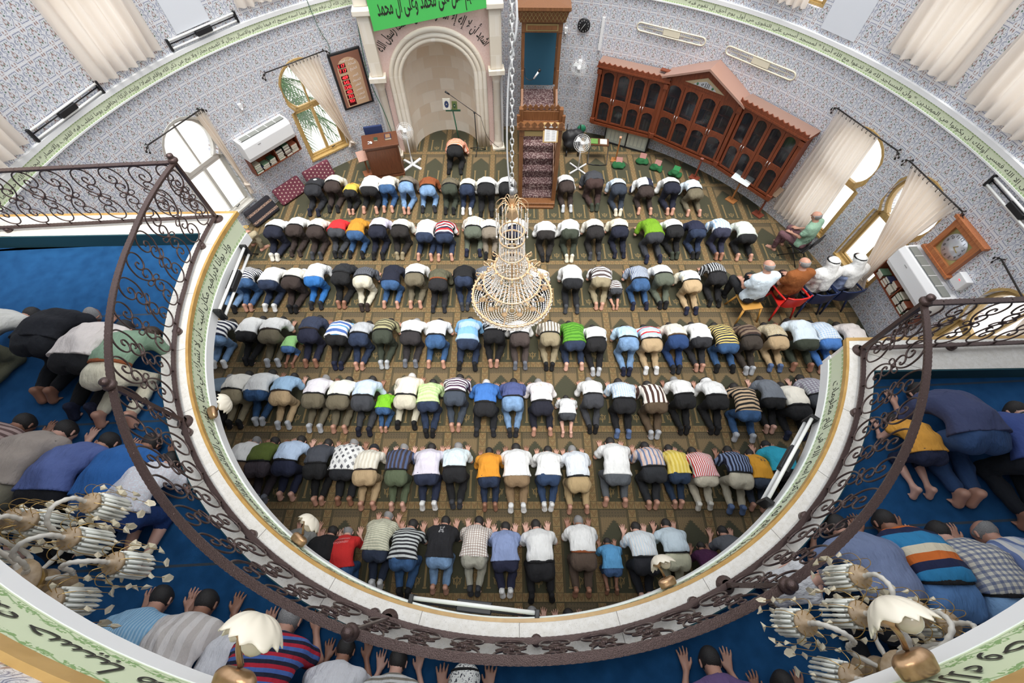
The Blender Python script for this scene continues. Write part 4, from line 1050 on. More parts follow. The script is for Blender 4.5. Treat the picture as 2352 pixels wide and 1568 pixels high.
# niche: half cylinder and quarter dome
mb = MB(); n = 20; V = []; lev = list(np.linspace(0, ZS, 8))
for z in lev: V += [(NRi*math.cos(a), NRi*math.sin(a), z) for a in np.linspace(0, math.pi, n+1)]
for t in np.linspace(.12, math.pi/2, 9): V += [(NRi*math.cos(t)*math.cos(a), NRi*math.cos(t)*math.sin(a), ZS+NRi*math.sin(t)) for a in np.linspace(0, math.pi, n+1)]
K = len(lev)+9; mb.add(V, [(j*(n+1)+i, j*(n+1)+i+1, (j+1)*(n+1)+i+1, (j+1)*(n+1)+i) for j in range(K-1) for i in range(n)], None, True); mb.build('niche_recess', M['block'], mih)
mb = MB()
for r, rr in ((.95, .055), (1.05, .062), (1.165, .060)):
    P = [(r, -.03, .0)]+[(r, -.03, z) for z in (.5, 1, 1.5)]+[(a, -.03, b) for a, b in archpts(r)]+[(-r, -.03, z) for z in (1.5, 1, .5)]+[(-r, -.03, 0)]
    mb.tube(P, rr, 10, up=(0, 1, 0))
for s in (-1, 1): mb.box(s*1.06-.17, s*1.06+.17, -.0, .1, 0, ZS)
mb.build('arch_moulding', M['archstone'], mih)
# stucco front with the arch cut out
mb = MB(); r = 1.20; top = 6.3; hw = 1.36
A = [(r, 0)]+archpts(r)+[(-r, 0)]
def proj(x, z):
    if z <= ZS: return (math.copysign(hw, x), z)
    a = math.atan2(z-ZS, x); zz = top-ZS; t = min(hw/max(1e-6, abs(math.cos(a))), zz/max(1e-6, math.sin(a))); return (t*math.cos(a), ZS+t*math.sin(a))
Bp = [proj(*p) for p in A]; mb.ribbon([(x, -.01, z) for x, z in A], [(x, -.01, z) for x, z in Bp]); mb.box(-hw, hw, .0, .02, 3.2, top)
mb.build('stucco_panel', M['pink'], mih)
mb = MB()
for s in (-1, 1): mb.box(s*1.60-.03, s*1.60+.03, .0, 1.0, 0, 6.3); mb.box(s*1.36-.02, s*1.60+.0, .03, .05, 0, 6.3) if s > 0 else mb.box(-1.60, -1.34, .03, .05, 0, 6.3)
mb.build('side_wall', M['tile'], mih)
for s in (-1, 1):
    c = MB(); c.lathe([(.15, 0), (.15, .06), (.125, .09), (.135, .13), (.105, .17), (.100, .22), (.092, 1.85), (.11, 1.88), (.10, 1.91), (.13, 1.98), (.165, 2.10)], 20, Matrix.Translation((s*1.46, -.10, 0)))
    c.box(s*1.46-.17, s*1.46+.17, -.27, .03, 0, .05); c.box(s*1.46-.20, s*1.46+.20, -.30, .03, 2.10, 2.20)
    col = c.build('column', M['archstone'], mih)
    p = MB(); p.box(s*1.46-.14, s*1.46+.14, -.22, .03, 2.20, 3.50); p.box(s*1.46-.20, s*1.46+.20, -.28, .03, 3.50, 3.62); p.box(s*1.46-.15, s*1.46+.15, -.10, .03, 3.62, 6.3)
    p.build('pier', M['archstone'], mih, .02)
def arcmap(r0):
    def f(x, y): a = math.pi/2-x/r0; r = r0+y; return (r*math.cos(a), -.016, ZS+.03+r*math.sin(a)*.97)
    return f
lettering(arabic('أشهد أن لا إله إلا الله وأشهد أن محمدا رسول الله'), .30, 'calligraphy', M['ink'], mih, arcmap(1.40), 2.9, .004)
bn = empty('green_banner', MH @ Matrix.Translation((0, -.30, 0)), label='bright green cloth banner with black calligraphy hanging above the niche', cat='banner')
MB().add([(-1.27, 0, 3.22), (1.27, 0, 3.55), (1.27, 0, 4.6), (-1.27, 0, 4.6), (-1.27, .01, 3.22), (1.27, .01, 3.55), (1.27, .01, 4.6), (-1.27, .01, 4.6)], [(0, 1, 2, 3), (7, 6, 5, 4), (0, 4, 5, 1), (1, 5, 6, 2), (2, 6, 7, 3), (3, 7, 4, 0)]).build('cloth', newmat('green_cloth', (.07, .50, .10), .8), bn)
lettering(arabic('اللهم صل على محمد وعلى آل محمد'), .46, 'calligraphy', M['ink'], bn, lambda x, y: (x, -.004, 3.50+y+.13*(x+1.2)/1.27), 2.2, .006)
# ================================================================ minbar (pulpit)
MN = empty('pulpit', Matrix.Translation((.64, 9.15, 0)) @ Matrix.Rotation(R(-1), 4, 'Z'), label='tall carved wooden pulpit with carpeted stairs and crested gate', cat='pulpit')
W_ = M['minbarwood']; M['stair'] = newmat('maroon_patterned_runner', (.1, .05, .05), .9)
_n = M['stair'].node_tree; _x, _y, _z, _co = obco(_n); _k = nz(_n, _co, 26, 3); setc(M['stair'], mixc(_n, _k.gt(.54), mixc(_n, nz(_n, _co, 40, 1).gt(.5), (.06, .028, .03), (.10, .045, .045)), (.27, .20, .185)))
M['minlight'] = newmat('olive_gilt_trim', (.28, .20, .08), .5)
for s in (-1, 1):
    p = MB(); p.box(s*.43-.05, s*.43+.05, -.05, .08, 0, 1.95); p.box(s*.43-.035, s*.43+.035, .08, 2.4, .0, .0+.02)
    p.build('gate_post', W_, MN, .008)
    sd = MB(); sd.prism([(.05, 0), (2.6, 0), (2.6, 1.62), (1.75, 1.55), (.12, .42)], s*.43-.03, s*.43+.03, Matrix(((0, 1, 0, 0), (1, 0, 0, 0), (0, 0, 1, 0), (0, 0, 0, 1)))); sd.build('side_panel', W_, MN)
    hr = MB(); hr.tube([(s*.42, .1, 1.28), (s*.42, 1.72, 2.02), (s*.42, 1.75, 2.45)], .035, 4); hr.tube([(s*.42, 1.95, 1.55), (s*.42, 1.95, 3.25)], .05, 4); hr.tube([(s*.42, 2.85, 1.55), (s*.42, 2.85, 3.25)], .045, 4)
    for q in np.linspace(.2, 1.65, 10): hr.tube([(s*.42, q, .4+q*.68), (s*.42, q, 1.22+q*.46)], .014, 6)
    hr.build('handrail', W_, MN)
st = MB()
for i in range(8): st.box(-.40, .40, .05+i*.245, 2.6, .0 if i == 0 else i*.195-.02, (i+1)*.195)
st.build('stairs', M['stair'], MN, .015)
MB().box(-.47, .47, -.16, .06, 0, .13).box(-.44, .44, -.22, .0, 0, .06).build('base_step', W_, MN, .01)
g = MB(); g.box(-.48, .48, -.06, .12, 1.95, 2.12); g.box(-.53, .53, -.10, .20, 2.12, 2.17); g.box(-.40, .40, .20, .26, 2.17, 2.38); g.build('gate_lintel', W_, MN, .006)
def crest(mb, x0, x1, n, z, h, y0, y1):
    for i in range(n):
        c = x0+(x1-x0)*(i+.5)/n; w_ = (x1-x0)/n*.48
        mb.prism([(c-w_*.5, z), (c+w_*.5, z), (c+w_*.35, z+h*.25), (c+w_, z+h*.5), (c+w_*.6, z+h*.75), (c, z+h), (c-w_*.6, z+h*.75), (c-w_, z+h*.5), (c-w_*.35, z+h*.25)], y0, y1)
for q_ in ((-.52, .52, 7, 2.165, .15, -.10, -.075), (-.42, .42, 7, 2.375, .15, .21, .235)):
    cb = MB(); crest(cb, *q_); cb.box(q_[0], q_[1], q_[5], q_[6], q_[3]-.0, q_[3]+.02); cb.build('crest', W_, MN)
for s in (-1, 1): cb = MB(); cb.box(s*.50-.035, s*.50+.035, .10, .17, 2.17, 2.33); cb.box(s*.44-.045, s*.44+.045, .14, .27, 2.17, 2.45); cb.build('corner_block', W_, MN)
gl = MB(); gl.box(-.36, .36, -.075, -.06, 1.97, 2.09); gl.build('gilt_panel', M['minlight'], MN)
# upper booth
u_ = MB(); u_.box(-.46, .46, 1.90, 2.02, 3.18, 3.40); u_.box(-.46, .46, 2.78, 2.90, 2.0, 3.4); u_.box(-.46, -.40, 1.95, 2.85, 3.15, 3.4); u_.box(.40, .46, 1.95, 2.85, 3.15, 3.4); u_.box(-.42, .42, 2.72, 2.80, 2.42, 2.50); u_.build('booth_frame', W_, MN, .008)
MB().box(-.39, .39, 2.70, 2.76, 1.6, 3.25).build('blue_cloth', newmat('blue_felt', (.03, .12, .19), .9), MN)
_t = MB(); _t.box(-.39, .39, 2.66, 2.69, 3.10, 3.18); _t.build('fringe', newmat('gilt_fringe', (.25, .26, .05), .8), MN)
cn = MB(); cn.lathe([(.50*1.414, 3.40), (.56*1.414, 3.62), (.60*1.414, 3.66), (.60*1.414, 3.72), (.0, 3.75)], 4, Matrix.Translation((0, 2.35, 0)) @ Matrix.Rotation(R(45), 4, 'Z'), False)
cn.build('canopy', W_, MN)
lz = MB()
for rw in range(3):
    for i in range(12):
        cx_ = -.50+(i+.5*(rw % 2)+.5)*.085; z0 = 3.42+rw*.07; yb = 1.835-.018*rw
        lz.tube([(cx_-.036, yb, z0), (cx_-.03, yb-.01, z0+.04), (cx_, yb-.022, z0+.075), (cx_+.03, yb-.01, z0+.04), (cx_+.036, yb, z0)], .005, 4)
lz.build('honeycomb_trim', M['minlight'], MN)
bx = MB(); bx.box(-.36, .36, 1.885, 1.895, 3.22, 3.36); bx.build('gilt_panel', M['minlight'], MN)
bx = MB(); bx.box(-.33, .33, 1.875, 1.889, 3.25, 3.33); bx.build('inlay', W_, MN)
ft = empty('framed_certificate', Matrix.Translation((.86, 9.03, 1.98)) @ Matrix.Rotation(R(-8), 4, 'X'), label='gilt framed white certificate leaning on the pulpit gate', cat='framed paper')
MB().box(-.17, .17, -.0, .02, -.13, .31).build('frame', newmat('light_gilt', (.62, .42, .18), .4), ft, .006); pp = MB().box(-.135, .135, -.006, .0, -.10, .28).build('paper', M['white'], ft)
tl = MB()
for i in range(9): tl.box(-.10, -.02 if i > 1 else .10, -.008, -.0065, .22-i*.035, .228-i*.035); tl.box(.03, .10, -.008, -.0065, .22-i*.035, .228-i*.035)
tl.build('print', newmat('grey_print', (.35, .35, .35), .6), ft)
mc = empty('gooseneck_microphone', (.30, 10.95, 2.3), label='black microphone on a bent neck clipped inside the pulpit booth', cat='microphone')
MB().tube(catmull([(0, 0, .2), (.02, -.03, 0), (.12, -.1, -.05), (.22, -.12, 0)], 6), .009, 6).build('neck', M['blackmetal'], mc); q = MB(); q.tube([(.22, -.12, 0), (.33, -.14, .17)], [.018, .024], 8); q.build('handle', M['whiteplastic'], mc); q = MB(); q.tube([(.33, -.14, .17), (.36, -.145, .22)], .03, 8); q.build('head', M['blackmetal'], mc)
# ================================================================ bookcase of three parts
M['dusty'] = newmat('dusty_brown_board', (.28, .17, .13), .5)
def bookcase():
    root = empty('bookcase', wframe(38.7, 0, 7.55), label='long mahogany wall bookcase with glazed doors and a gabled middle, curved along the tiled wall', cat='bookcase')
    inv = root.matrix_world.inverted()
    rb = random.Random(3); books = MB()
    def section(ang, wid, zt, mid):
        L = inv @ wframe(ang, 0, 7.15)          # local: x along, y outwards, front at 0
        h = wid/2; zb = .60
        c = MB(); c.box(-h, h, .02, .34, zb, zb+.06, L); c.box(-h, h, .02, .34, zt-.05, zt, L); c.box(-h, h, .32, .35, zb, zt, L)
        for s in (-1, 1): c.box(s*h-.025, s*h+.025, 0, .35, zb, zt, L)
        for z in (zb+.42, zb+.80, zb+1.15): c.box(-h, h, .05, .33, z, z+.02, L)
        c.box(-h-.03, h+.03, -.03, .35, zb-.05, zb+.02, L); c.box(-h-.03, h+.03, -.02, .02, zt-.10, zt, L)
        c.build('carcass', M['redwood'], root)
        nd = 4; w = (wid-.12)/nd
        for i in range(nd):
            x0 = -h+.06+i*w; x1 = x0+w; d = MB(); st = .065
            za, zc = zb+.06, zt-.10; zm = za+(zc-za)*.45
            d.box(x0+.005, x0+st, -.02, .015, za, zc, L); d.box(x1-st, x1-.005, -.02, .015, za, zc, L)
            for lo, hi in ((za, zm-.02), (zm+.03, zc)):
                d.box(x0+st, x1-st, -.02, .015, lo, lo+.045, L)
                n_ = 8; A = [(x0+st+(x1-x0-2*st)*k/n_, -.02, hi) for k in range(n_+1)]; Bq = [(p[0], -.02, hi-.11+.075*math.sin(math.pi*k/n_)**.6) for k, p in enumerate(A)]
                d.ribbon(A, Bq, L); d.ribbon([(p[0], .015, p[2]) for p in A], [(p[0], .015, p[2]) for p in Bq], L); d.ribbon(Bq, [(p[0], .015, p[2]) for p in Bq], L)
            d.box(x0+st, x1-st, -.02, .015, zm-.03, zm+.035, L)
            do = d.build('door', M['redwood'], root)
            g = MB().box(x0+st-.01, x1-st+.01, -.002, .002, za+.03, zc-.03, L); g.build('pane', M['glassdark'], do)
            hx = x1-.033 if i % 2 == 0 else x0+.033; hb = MB(); hb.tube([L @ Vector((hx, -.022, zm-.07)), L @ Vector((hx, -.05, zm-.02)), L @ Vector((hx, -.05, zm+.03)), L @ Vector((hx, -.022, zm+.08))], .008, 6); hb.build('handle', M['steel'], do)
        for s in (-1, 1):
            p = MB(); p.box(s*(h-.0)-.04, s*(h-.0)+.04, -.06, .0, zb+.05, zt-.08, L); p.box(s*h-.06, s*h+.06, -.085, 0, zb, zb+.14, L); p.box(s*h-.06, s*h+.06, -.085, 0, zt-.2, zt-.08, L); p.build('pilaster', M['redwood'], root, .008)
        for z in (zb+.06, zb+.44, zb+.82, zb+1.17):
            x = -h+.08
            while x < h-.12:
                if rb.random() < .25: x += rb.uniform(.05, .2); continue
                wd = rb.uniform(.02, .05); hh = rb.uniform(.2, .30)
                if z+hh > zt-.08: hh = max(.12, zt-.1-z)
                bk.setdefault(rb.randrange(6), MB()).box(x, x+wd-.003, .10+rb.uniform(0, .04), .29, z+.001, z+hh, L @ Matrix.Rotation(0, 4, 'Y')); x += wd
        # roof board / cornice with scalloped edge
        if not mid:
            rf = MB(); rf.box(-h-.06, h+.06, -.06, .36, zt, zt+.03, L)
            n_ = 13; pts = [(-h-.06, zt-.01), (-h-.06, zt+.12)]
            for i in range(n_):
                a0 = -h-.06+(2*h+.12)*i/n_; a1 = a0+(2*h+.12)/n_
                pts += [(a0+(a1-a0)*t, zt+.12+.045*math.sin(math.pi*t)*(-1)) for t in (.15, .35, .5, .65, .85, 1)]
            pts += [(h+.06, zt-.01)]; rf.prism(pts, -.09, -.06, L); rf.box(-h-.08, h+.08, -.10, .36, zt-.04, zt, L); rf.build('cornice', M['redwood'], root); tb = MB(); tb.box(-h-.08, h+.08, -.055, .36, zt+.03, zt+.045, L); tb.build('top_board', M['dusty'], root)
        else:
            rf = MB(); ap = zt+.52; ov = .10; th = .05
            for s in (-1, 1): rf.add([(0, -.14, ap), (s*(h+ov), -.14, zt+.02), (s*(h+ov), .40, zt+.02), (0, .40, ap), (0, -.14, ap-th), (s*(h+ov), -.14, zt-.03), (s*(h+ov), .40, zt-.03), (0, .40, ap-th)], [(0, 1, 2, 3), (7, 6, 5, 4), (0, 4, 5, 1), (1, 5, 6, 2), (2, 6, 7, 3)], L)
            rf.build('gable_roof', newmat('varnished_brown_board', (.36, .21, .16), .22), root)
            gt = MB(); gt.prism([(-h, zt-.03), (h, zt-.03), (0, ap-.05)], -.03, .02, L); gt.build('gable', M['redwood'], root)
            ins = MB(); ins.prism([(-h*.52, zt+.05), (h*.52, zt+.05), (0, zt+.05+.23)], -.045, -.03, L); ip = ins.build('gable_inlay', newmat('pale_inlay', (.42, .33, .2), .5), root)
            iw = MB(); iw.prism([(-h*.30, zt+.06), (h*.30, zt+.06), (h*.22, zt+.12), (0, zt+.20), (-h*.22, zt+.12)], -.05, -.046, L); iw.build('white_plate', newmat('grey_white_plate', (.45, .45, .47), .4), ip)
            lettering(arabic('الله'), .14, 'script', M['ink'], ip, lambda x, y: tuple(L @ Vector((x, -.053, zt+.075+y))), .2)
            for s in (-1, 1): gg = MB().ball(tuple(L @ Vector((s*.19, -.05, zt+.10))), .028, 8); gg.build('rosette', newmat('green_enamel', (.03, .12, .04), .4), ip)
    bk = {}
    section(24.6, 1.72, 2.12, False); section(38.9, 1.92, 2.20, True); section(53.2, 1.62, 2.26, False)
    cols = [(.03, .04, .06), (.10, .03, .03), (.04, .08, .05), (.30, .28, .24), (.05, .05, .05), (.16, .12, .08)]
    for k, mb in bk.items(): o = mb.build('book_rows', newmat(f'book_spines_{k}', cols[k], .6), root); o['kind'] = 'stuff'
    return root
bookcase()
bt = empty('wooden_tray_stand', wframe(31.0, 2.19, 7.36), label='small carved wooden folding stand lying on the bookcase top, left of the gable', cat='book stand')
q = MB(); q.box(-.22, .14, -.06, .06, .03, .06); q.tube([(-.12, 0, .03), (-.06, -.02, .0), (0, 0, .03)], .015, 5); q.tube([(0, 0, .03), (.05, -.02, .0), (.1, 0, .03)], .015, 5); q.build('board', M['redwood'], bt, .01)
# ================================================================ things on the wall
def books_on(shelfparent_mat, rows, grp, labs):
    """individual books in the shelf below each heater: x, z, w, h, depth, colour, lean"""
    for i, (x, z, w_, h_, d, col, ln) in enumerate(rows):
        r = empty('book', shelfparent_mat @ Matrix.Translation((x, -.06-d/2, z)) @ Matrix.Rotation(R(ln), 4, 'Y'), label=labs(i), cat='book', group=grp)
        MB().box(-w_/2, w_/2, -d/2, d/2, 0, h_).build('cover', newmat('book_cover', col, .5), r)
        MB().box(-w_/2+.004, w_/2-.004, -d/2-.001, d/2-.004, .004, h_-.004).build('pages', newmat('book_pages', (.6, .56, .46), .8), r)
def airunit(ang, zb, lab, wid=1.28):
    r = empty('wall_air_unit', wframe(ang, zb), label=lab, cat='air conditioner', group='white wall air units')
    h = wid/2; m = MB(); prof = [(-.30, 0), (-.34, .10), (-.34, .36), (-.28, .46), (-.02, .48), (-.02, 0)]
    V = [(x, y, z) for x in (-h, h) for y, z in prof]; n = len(prof); m.add(V, [tuple(range(n)), tuple(range(2*n-1, n-1, -1))]+[(i, i+n, (i+1) % n+n, (i+1) % n) for i in range(n)]); m.build('casing', M['whiteplastic'], r, .012)
    g = MB(); g.box(-h+.06, h-.06, -.26, -.12, .478, .49); g.build('top_grille', newmat('grey_slots', (.22, .23, .21), .6), r)
    s = MB()
    for k in range(5): s.box(-h+.06+k*(wid-.12)/5, -h+.07+k*(wid-.12)/5, -.27, -.11, .485, .498)
    s.build('grille_bar', M['whiteplastic'], r); MB().box(-.3, -.22, -.345, -.339, .30, .315).build('badge', newmat('grey_badge', (.3, .3, .3), .4), r)
airunit(-52.6, 1.42, 'white wall air unit over the bookshelf between the two left windows'); airunit(88.4, 1.46, 'white wall air unit under the square wooden clock')
def shelf(ang, z0, lab, gname, seed):
    f = wframe(ang, z0); r = empty('wall_bookshelf', f, label=lab, cat='bookshelf'); w_ = .66
    m = MB(); m.box(-w_, w_, -.24, -.005, 0, .02); m.box(-w_, w_, -.03, -.005, 0, .38); m.box(-w_, -w_+.02, -.24, -.005, 0, .38); m.box(w_-.02, w_, -.24, -.005, 0, .38); m.box(-.01, .01, -.24, -.01, 0, .36)
    m.build('shelf_box', M['redwood'], r)
    rs = random.Random(seed); rows = []; cols = [(.03, .09, .05), (.09, .03, .03), (.45, .40, .30), (.04, .05, .12), (.30, .27, .2), (.05, .05, .05), (.12, .2, .12), (.35, .1, .05)]
    for s0 in (-w_+.09, .08):
        for st in range(3):
            x = s0+st*.2-.0
            z = .022
            for k in range(rs.choice((3, 4, 5))):
                hh = rs.uniform(.035, .06); rows.append((x+.03+rs.uniform(-.01, .01), z, rs.uniform(.15, .18), hh, rs.uniform(.15, .18), rs.choice(cols), 0)); z += hh+.001
    nm = {(.03, .09, .05): 'dark green', (.09, .03, .03): 'maroon', (.45, .40, .30): 'cream', (.04, .05, .12): 'navy', (.30, .27, .2): 'tan', (.05, .05, .05): 'black', (.12, .2, .12): 'grey-green', (.35, .1, .05): 'orange-brown'}
    cnt = {}
    stack = []
    for q in rows:
        k = round(q[0], 1); cnt[k] = cnt.get(k, 0)+1; stack.append((nm[q[5]], ORD[sorted(set(round(z[0], 1) for z in rows)).index(k)+1], cnt[k]))
    books_on(f, rows, gname, lambda i: f'{stack[i][0]} book, {ORD[stack[i][2]]} from bottom of the {stack[i][1]} stack in the {"left" if ang < 0 else "right"} wall shelf')
shelf(-52.4, 1.02, 'small wooden shelf full of books under the left air unit', 'books stacked in the left wall shelf', 5)
shelf(88.0, 1.06, 'small wooden shelf full of books under the right air unit', 'books stacked in the right wall shelf', 8)
# prayer time board
pt = empty('prayer_time_board', wframe(-32.8, 1.36), label='brown framed prayer time board with red digits on the tiled wall', cat='notice board')
MB().box(-.40, .40, -.06, 0, 0, 1.34).build('frame', M['blackmetal'], pt, .008)
MB().box(-.35, .35, -.066, -.06, .05, 1.29).build('panel', newmat('brown_print', (.25, .11, .07), .5), pt)
mb = MB(); A = [(-.28, .06), (.28, .06), (.28, .95)]+[(.28*math.cos(a), .95+.25*math.sin(a)) for a in np.linspace(0, math.pi, 12)]+[(-.28, .95)]
mb.prism(A, -.069, -.066); mb.build('arch_print', newmat('tan_print', (.55, .36, .22), .5), pt)
RED = newmat('red_digits', (.8, .02, .02), .4, 0, Emission_Color=(1, .03, .04, 1), Emission_Strength=1.6)
for i, (tx, ar) in enumerate((('1 17', 'الساعة'), ('7 17', 'التاريخ'), ('409', 'الفجر'), ('542', 'الشروق'), ('1245', 'الظهر'), ('425', 'العصر'), ('751', 'المغرب'), ('921', 'العشاء'))):
    z = 1.04-i*.115-(.04 if i > 1 else 0)
    MB().box(-.25, -.06, -.073, -.069, z-.04, z+.05).build('display', newmat('dark_display', (.04, .0, .0), .2), pt)
    lettering(tx, .095, 'digits', RED, pt, lambda x, y, z=z: (x-.155, -.075, z-.028+y), None, .002)
    lettering(arabic(ar), .075, 'script', M['white'], pt, lambda x, y, z=z: (x+.11, -.073, z-.02+y))
MB().box(-.25, -.06, -.073, -.069, .09, .15).build('display', newmat('dark_display', (.04, .0, .0), .2), pt)
lettering(arabic('مواقيت الصلاة'), .06, 'script', M['white'], pt, lambda x, y: (x, -.073, 1.12+y)); 
# clocks
def handtube(mb, a, L, y, w_): mb.tube([(0, y, 0), (L*math.sin(R(a)), y, L*math.cos(R(a)))], w_, 4)
ck = empty('round_wall_clock', wframe(13.0, 2.79, RW-.01), label='small round black wall clock with white numerals', cat='clock')
MB().lathe([(0, .0), (.155, 0), (.155, .03), (.14, .04), (0, .04)], 32, Matrix.Rotation(R(90), 4, 'X')).build('case', M['blackmetal'], ck)
for h in range(12): lettering(str(12 if h == 0 else h), .042, 'numeral', M['white'], ck, lambda x, y, h=h: (x+.115*math.sin(R(30*h)), -.043, y-.015+.115*math.cos(R(30*h))))
mb = MB(); handtube(mb, 215, .09, -.045, .004); handtube(mb, 35, .06, -.045, .005); mb.build('hand', M['white'], ck)
c2 = empty('square_wall_clock', wframe(87.4, 2.40, RW), label='large square wooden wall clock with gold and silver dial', cat='clock')
OW = wood('orange_brown_wood', (.34, .10, .035), (.50, .19, .07))
mb = MB()
for a in range(4): mb.box(-.34, .34, -.10+.003*(a % 2), 0, .24, .34-.003*(a % 2), Matrix.Rotation(R(90*a), 4, 'Y'))
mb.box(-.40, .40, -.12, 0, .33, .38); mb.box(-.40, .40, -.12, 0, -.38, -.33); mb.build('frame', OW, c2)
MB().box(-.25, .25, -.05, 0, -.25, .25).build('dial_plate', newmat('brass_plate', (.50, .48, .22), .25, .6), c2)
MB().lathe([(0, .0), (.225, 0), (.225, .01), (0, .01)], 40, Matrix.Translation((0, -.05, 0)) @ Matrix.Rotation(R(90), 4, 'X')).build('dial', newmat('silver_dial', (.72, .74, .78), .25, .4), c2)
for h in range(12): lettering(str(12 if h == 0 else h), .075, 'numeral', M['ink'], c2, lambda x, y, h=h: (x+.175*math.sin(R(30*h)), -.064, y-.026+.175*math.cos(R(30*h))))
mb = MB(); handtube(mb, 35, .08, -.068, .007); handtube(mb, 100, .12, -.068, .005); mb.build('hand', newmat('brass', (.5, .38, .12), .3, .8), c2)
# fans
def fanhead(r, y, z, tilt=0, rad=.19):
    X = Matrix.Translation((0, y, z)) @ Matrix.Rotation(R(90-tilt), 4, 'X')
    g = MB()
    for k in range(30):
        a = 2*math.pi*k/30; g.tube([X @ Vector((.035*math.cos(a), .035*math.sin(a), .075)), X @ Vector((rad*.6*math.cos(a), rad*.6*math.sin(a), .065)), X @ Vector((rad*math.cos(a), rad*math.sin(a), .02)), X @ Vector((rad*.6*math.cos(a), rad*.6*math.sin(a), -.03))], .0018, 3)
    for rr, zz in ((rad, .02), (rad*.8, .05), (rad*.6, .066)): g.tube([X @ Vector((rr*math.cos(a), rr*math.sin(a), zz)) for a in np.linspace(0, 2*math.pi, 33)[:-1]], .003, 4, closed=True)
    g.build('guard', M['whiteplastic'], r)
    b = MB()
    for k in range(3):
        a0 = 2*math.pi*k/3; V = []
        for i in range(5):
            t = i/4; r_ = .03+t*(rad-.05)
            for s in (-.5, .5): a = a0+s*(.9-.1*t)+t*.5; V.append(X @ Vector((r_*math.cos(a), r_*math.sin(a), .02+s*.03)))
        b.add(V, [(2*i, 2*i+1, 2*i+3, 2*i+2) for i in range(4)], None, True)
    b.build('blade', newmat('clear_blue_grey_plastic', (.66, .68, .68), .3, 0, Alpha=.75), r)
    MB().lathe([(0, .085), (.045, .08), (.05, .02), (.055, -.04), (.05, -.12), (.0, -.14)], 14, X).build('motor', M['whiteplastic'], r)
f1 = empty('standing_fan', Matrix.Translation((-2.80, 10.70, 0)) @ Matrix.Rotation(R(8), 4, 'Z'), label='white pedestal fan with cross foot left of the niche', cat='fan')
for k in range(4): q = MB(); q.box(.02, .33, -.035, .035, .0, .045, Matrix.Rotation(R(45+90*k), 4, 'Z')); q.build('foot', M['whiteplastic'], f1, .01)
q = MB(); q.tube([(0, 0, .03), (0, 0, .95)], .017, 8); q.lathe([(.06, .04), (.03, .1), (.02, .3)], 12); q.build('pole', M['whiteplastic'], f1); fanhead(f1, -.06, 1.08, 20, .21)
f2 = empty('standing_fan', Matrix.Translation((1.84, 10.50, 0)), label='white pedestal fan with thin cross foot right of the pulpit', cat='fan')
for k in range(4): q = MB(); q.box(.0, .32, -.018, .018, .02, .05, Matrix.Rotation(R(40+90*k), 4, 'Z')); q.build('foot', M['whiteplastic'], f2)
q = MB(); q.tube([(0, 0, .03), (0, 0, .75)], .015, 8); q.build('pole', M['whiteplastic'], f2); fanhead(f2, -.06, .86, 35, .22)
f3 = empty('wall_fan', wframe(13.2, 1.9, RW), label='white wall mounted fan left of the bookcase', cat='fan'); MB().box(-.05, .05, -.1, 0, -.08, .1).build('bracket', M['whiteplastic'], f3, .01); fanhead(f3, -.25, 0, 15, .20)
# tube lights
def ovaltube(ang, lab):
    r = empty('oval_tube_light', wframe(ang, 2.94, RW), label=lab, cat='wall light', group='cream oval tube fittings'); P = []
    h, w_ = .085, .74
    for a in np.linspace(90, 270, 9): P.append((-w_+h*math.cos(R(a)), -.05, h*math.sin(R(a))))
    for a in np.linspace(-90, 90, 9): P.append((w_+h*math.cos(R(a)), -.05, h*math.sin(R(a))))
    MB().tube(P, .016, 8, closed=True, up=(0, 1, 0)).build('tube', M['cream'], r); MB().tube([(-w_, -.03, .0), (w_, -.03, .0)], .01, 6).build('rail', M['cream'], r)
    MB().box(-.18, .22, -.06, 0, -.06, .07).build('ballast', M['cream'], r, .008)
ovaltube(29.0, 'left cream oval tube fitting high on the wall above the bookcase'); ovaltube(45.4, 'right cream oval tube fitting high on the wall above the bookcase')
def tubelight(m4, L, lab, dark=True):
    r = empty('fluorescent_fitting', m4, label=lab, cat='tube light', group='twin tube light fittings')
    for s in (-1, 1):
        MB().tube([(-L/2, -.06, s*.065), (L/2, -.06, s*.065)], .019, 10).build('tube', newmat('white_tube', (.85, .85, .82), .3), r)
        MB().box(s*L/2-.02, s*L/2+.02, -.09, .0, -.10, .10).build('end_cap', M['blackmetal'] if dark else M['steel'], r, .006)
    MB().tube([(-L/2, -.03, 0), (L/2, -.03, 0)], .010, 6).build('rail', M['blackmetal'], r); MB().box(-.16, .16, -.10, 0, -.045, .045).build('ballast', M['blackmetal'] if dark else M['steel'], r, .01)
tubelight(wframe(-53.0, 3.90), 1.42, 'twin tube fitting under the left blank panel'); tubelight(wframe(-75.2, 3.88), 1.40, 'twin tube fitting left of the tall upper curtain'); tubelight(wframe(88.8, 3.38), 1.35, 'twin tube fitting at right edge below the lettered band')
def chordlight(x0, y0, x1, y1, z, lab):
    a, b = on(x0, y0, z), on(x1, y1, z); c = (a+b)/2; d = (b-a).normalized(); out = Vector((c.x-GX, c.y-GY, 0)).normalized()
    xx = Vector((out.y, -out.x, 0)); m4 = Matrix(((xx.x, out.x, 0, c.x), (xx.y, out.y, 0, c.y), (0, 0, 1, z), (0, 0, 0, 1))); tubelight(m4, (b-a).length, lab)
chordlight(553, 575, 503, 722, 3.34, 'twin tube fitting on the left inner face of the gallery edge'); chordlight(1872, 972, 1766, 1160, 3.34, 'twin tube fitting on the right inner face of the gallery edge'); chordlight(945, 1391, 1232, 1425, 3.34, 'twin tube fitting hanging at the bottom of the gallery edge')
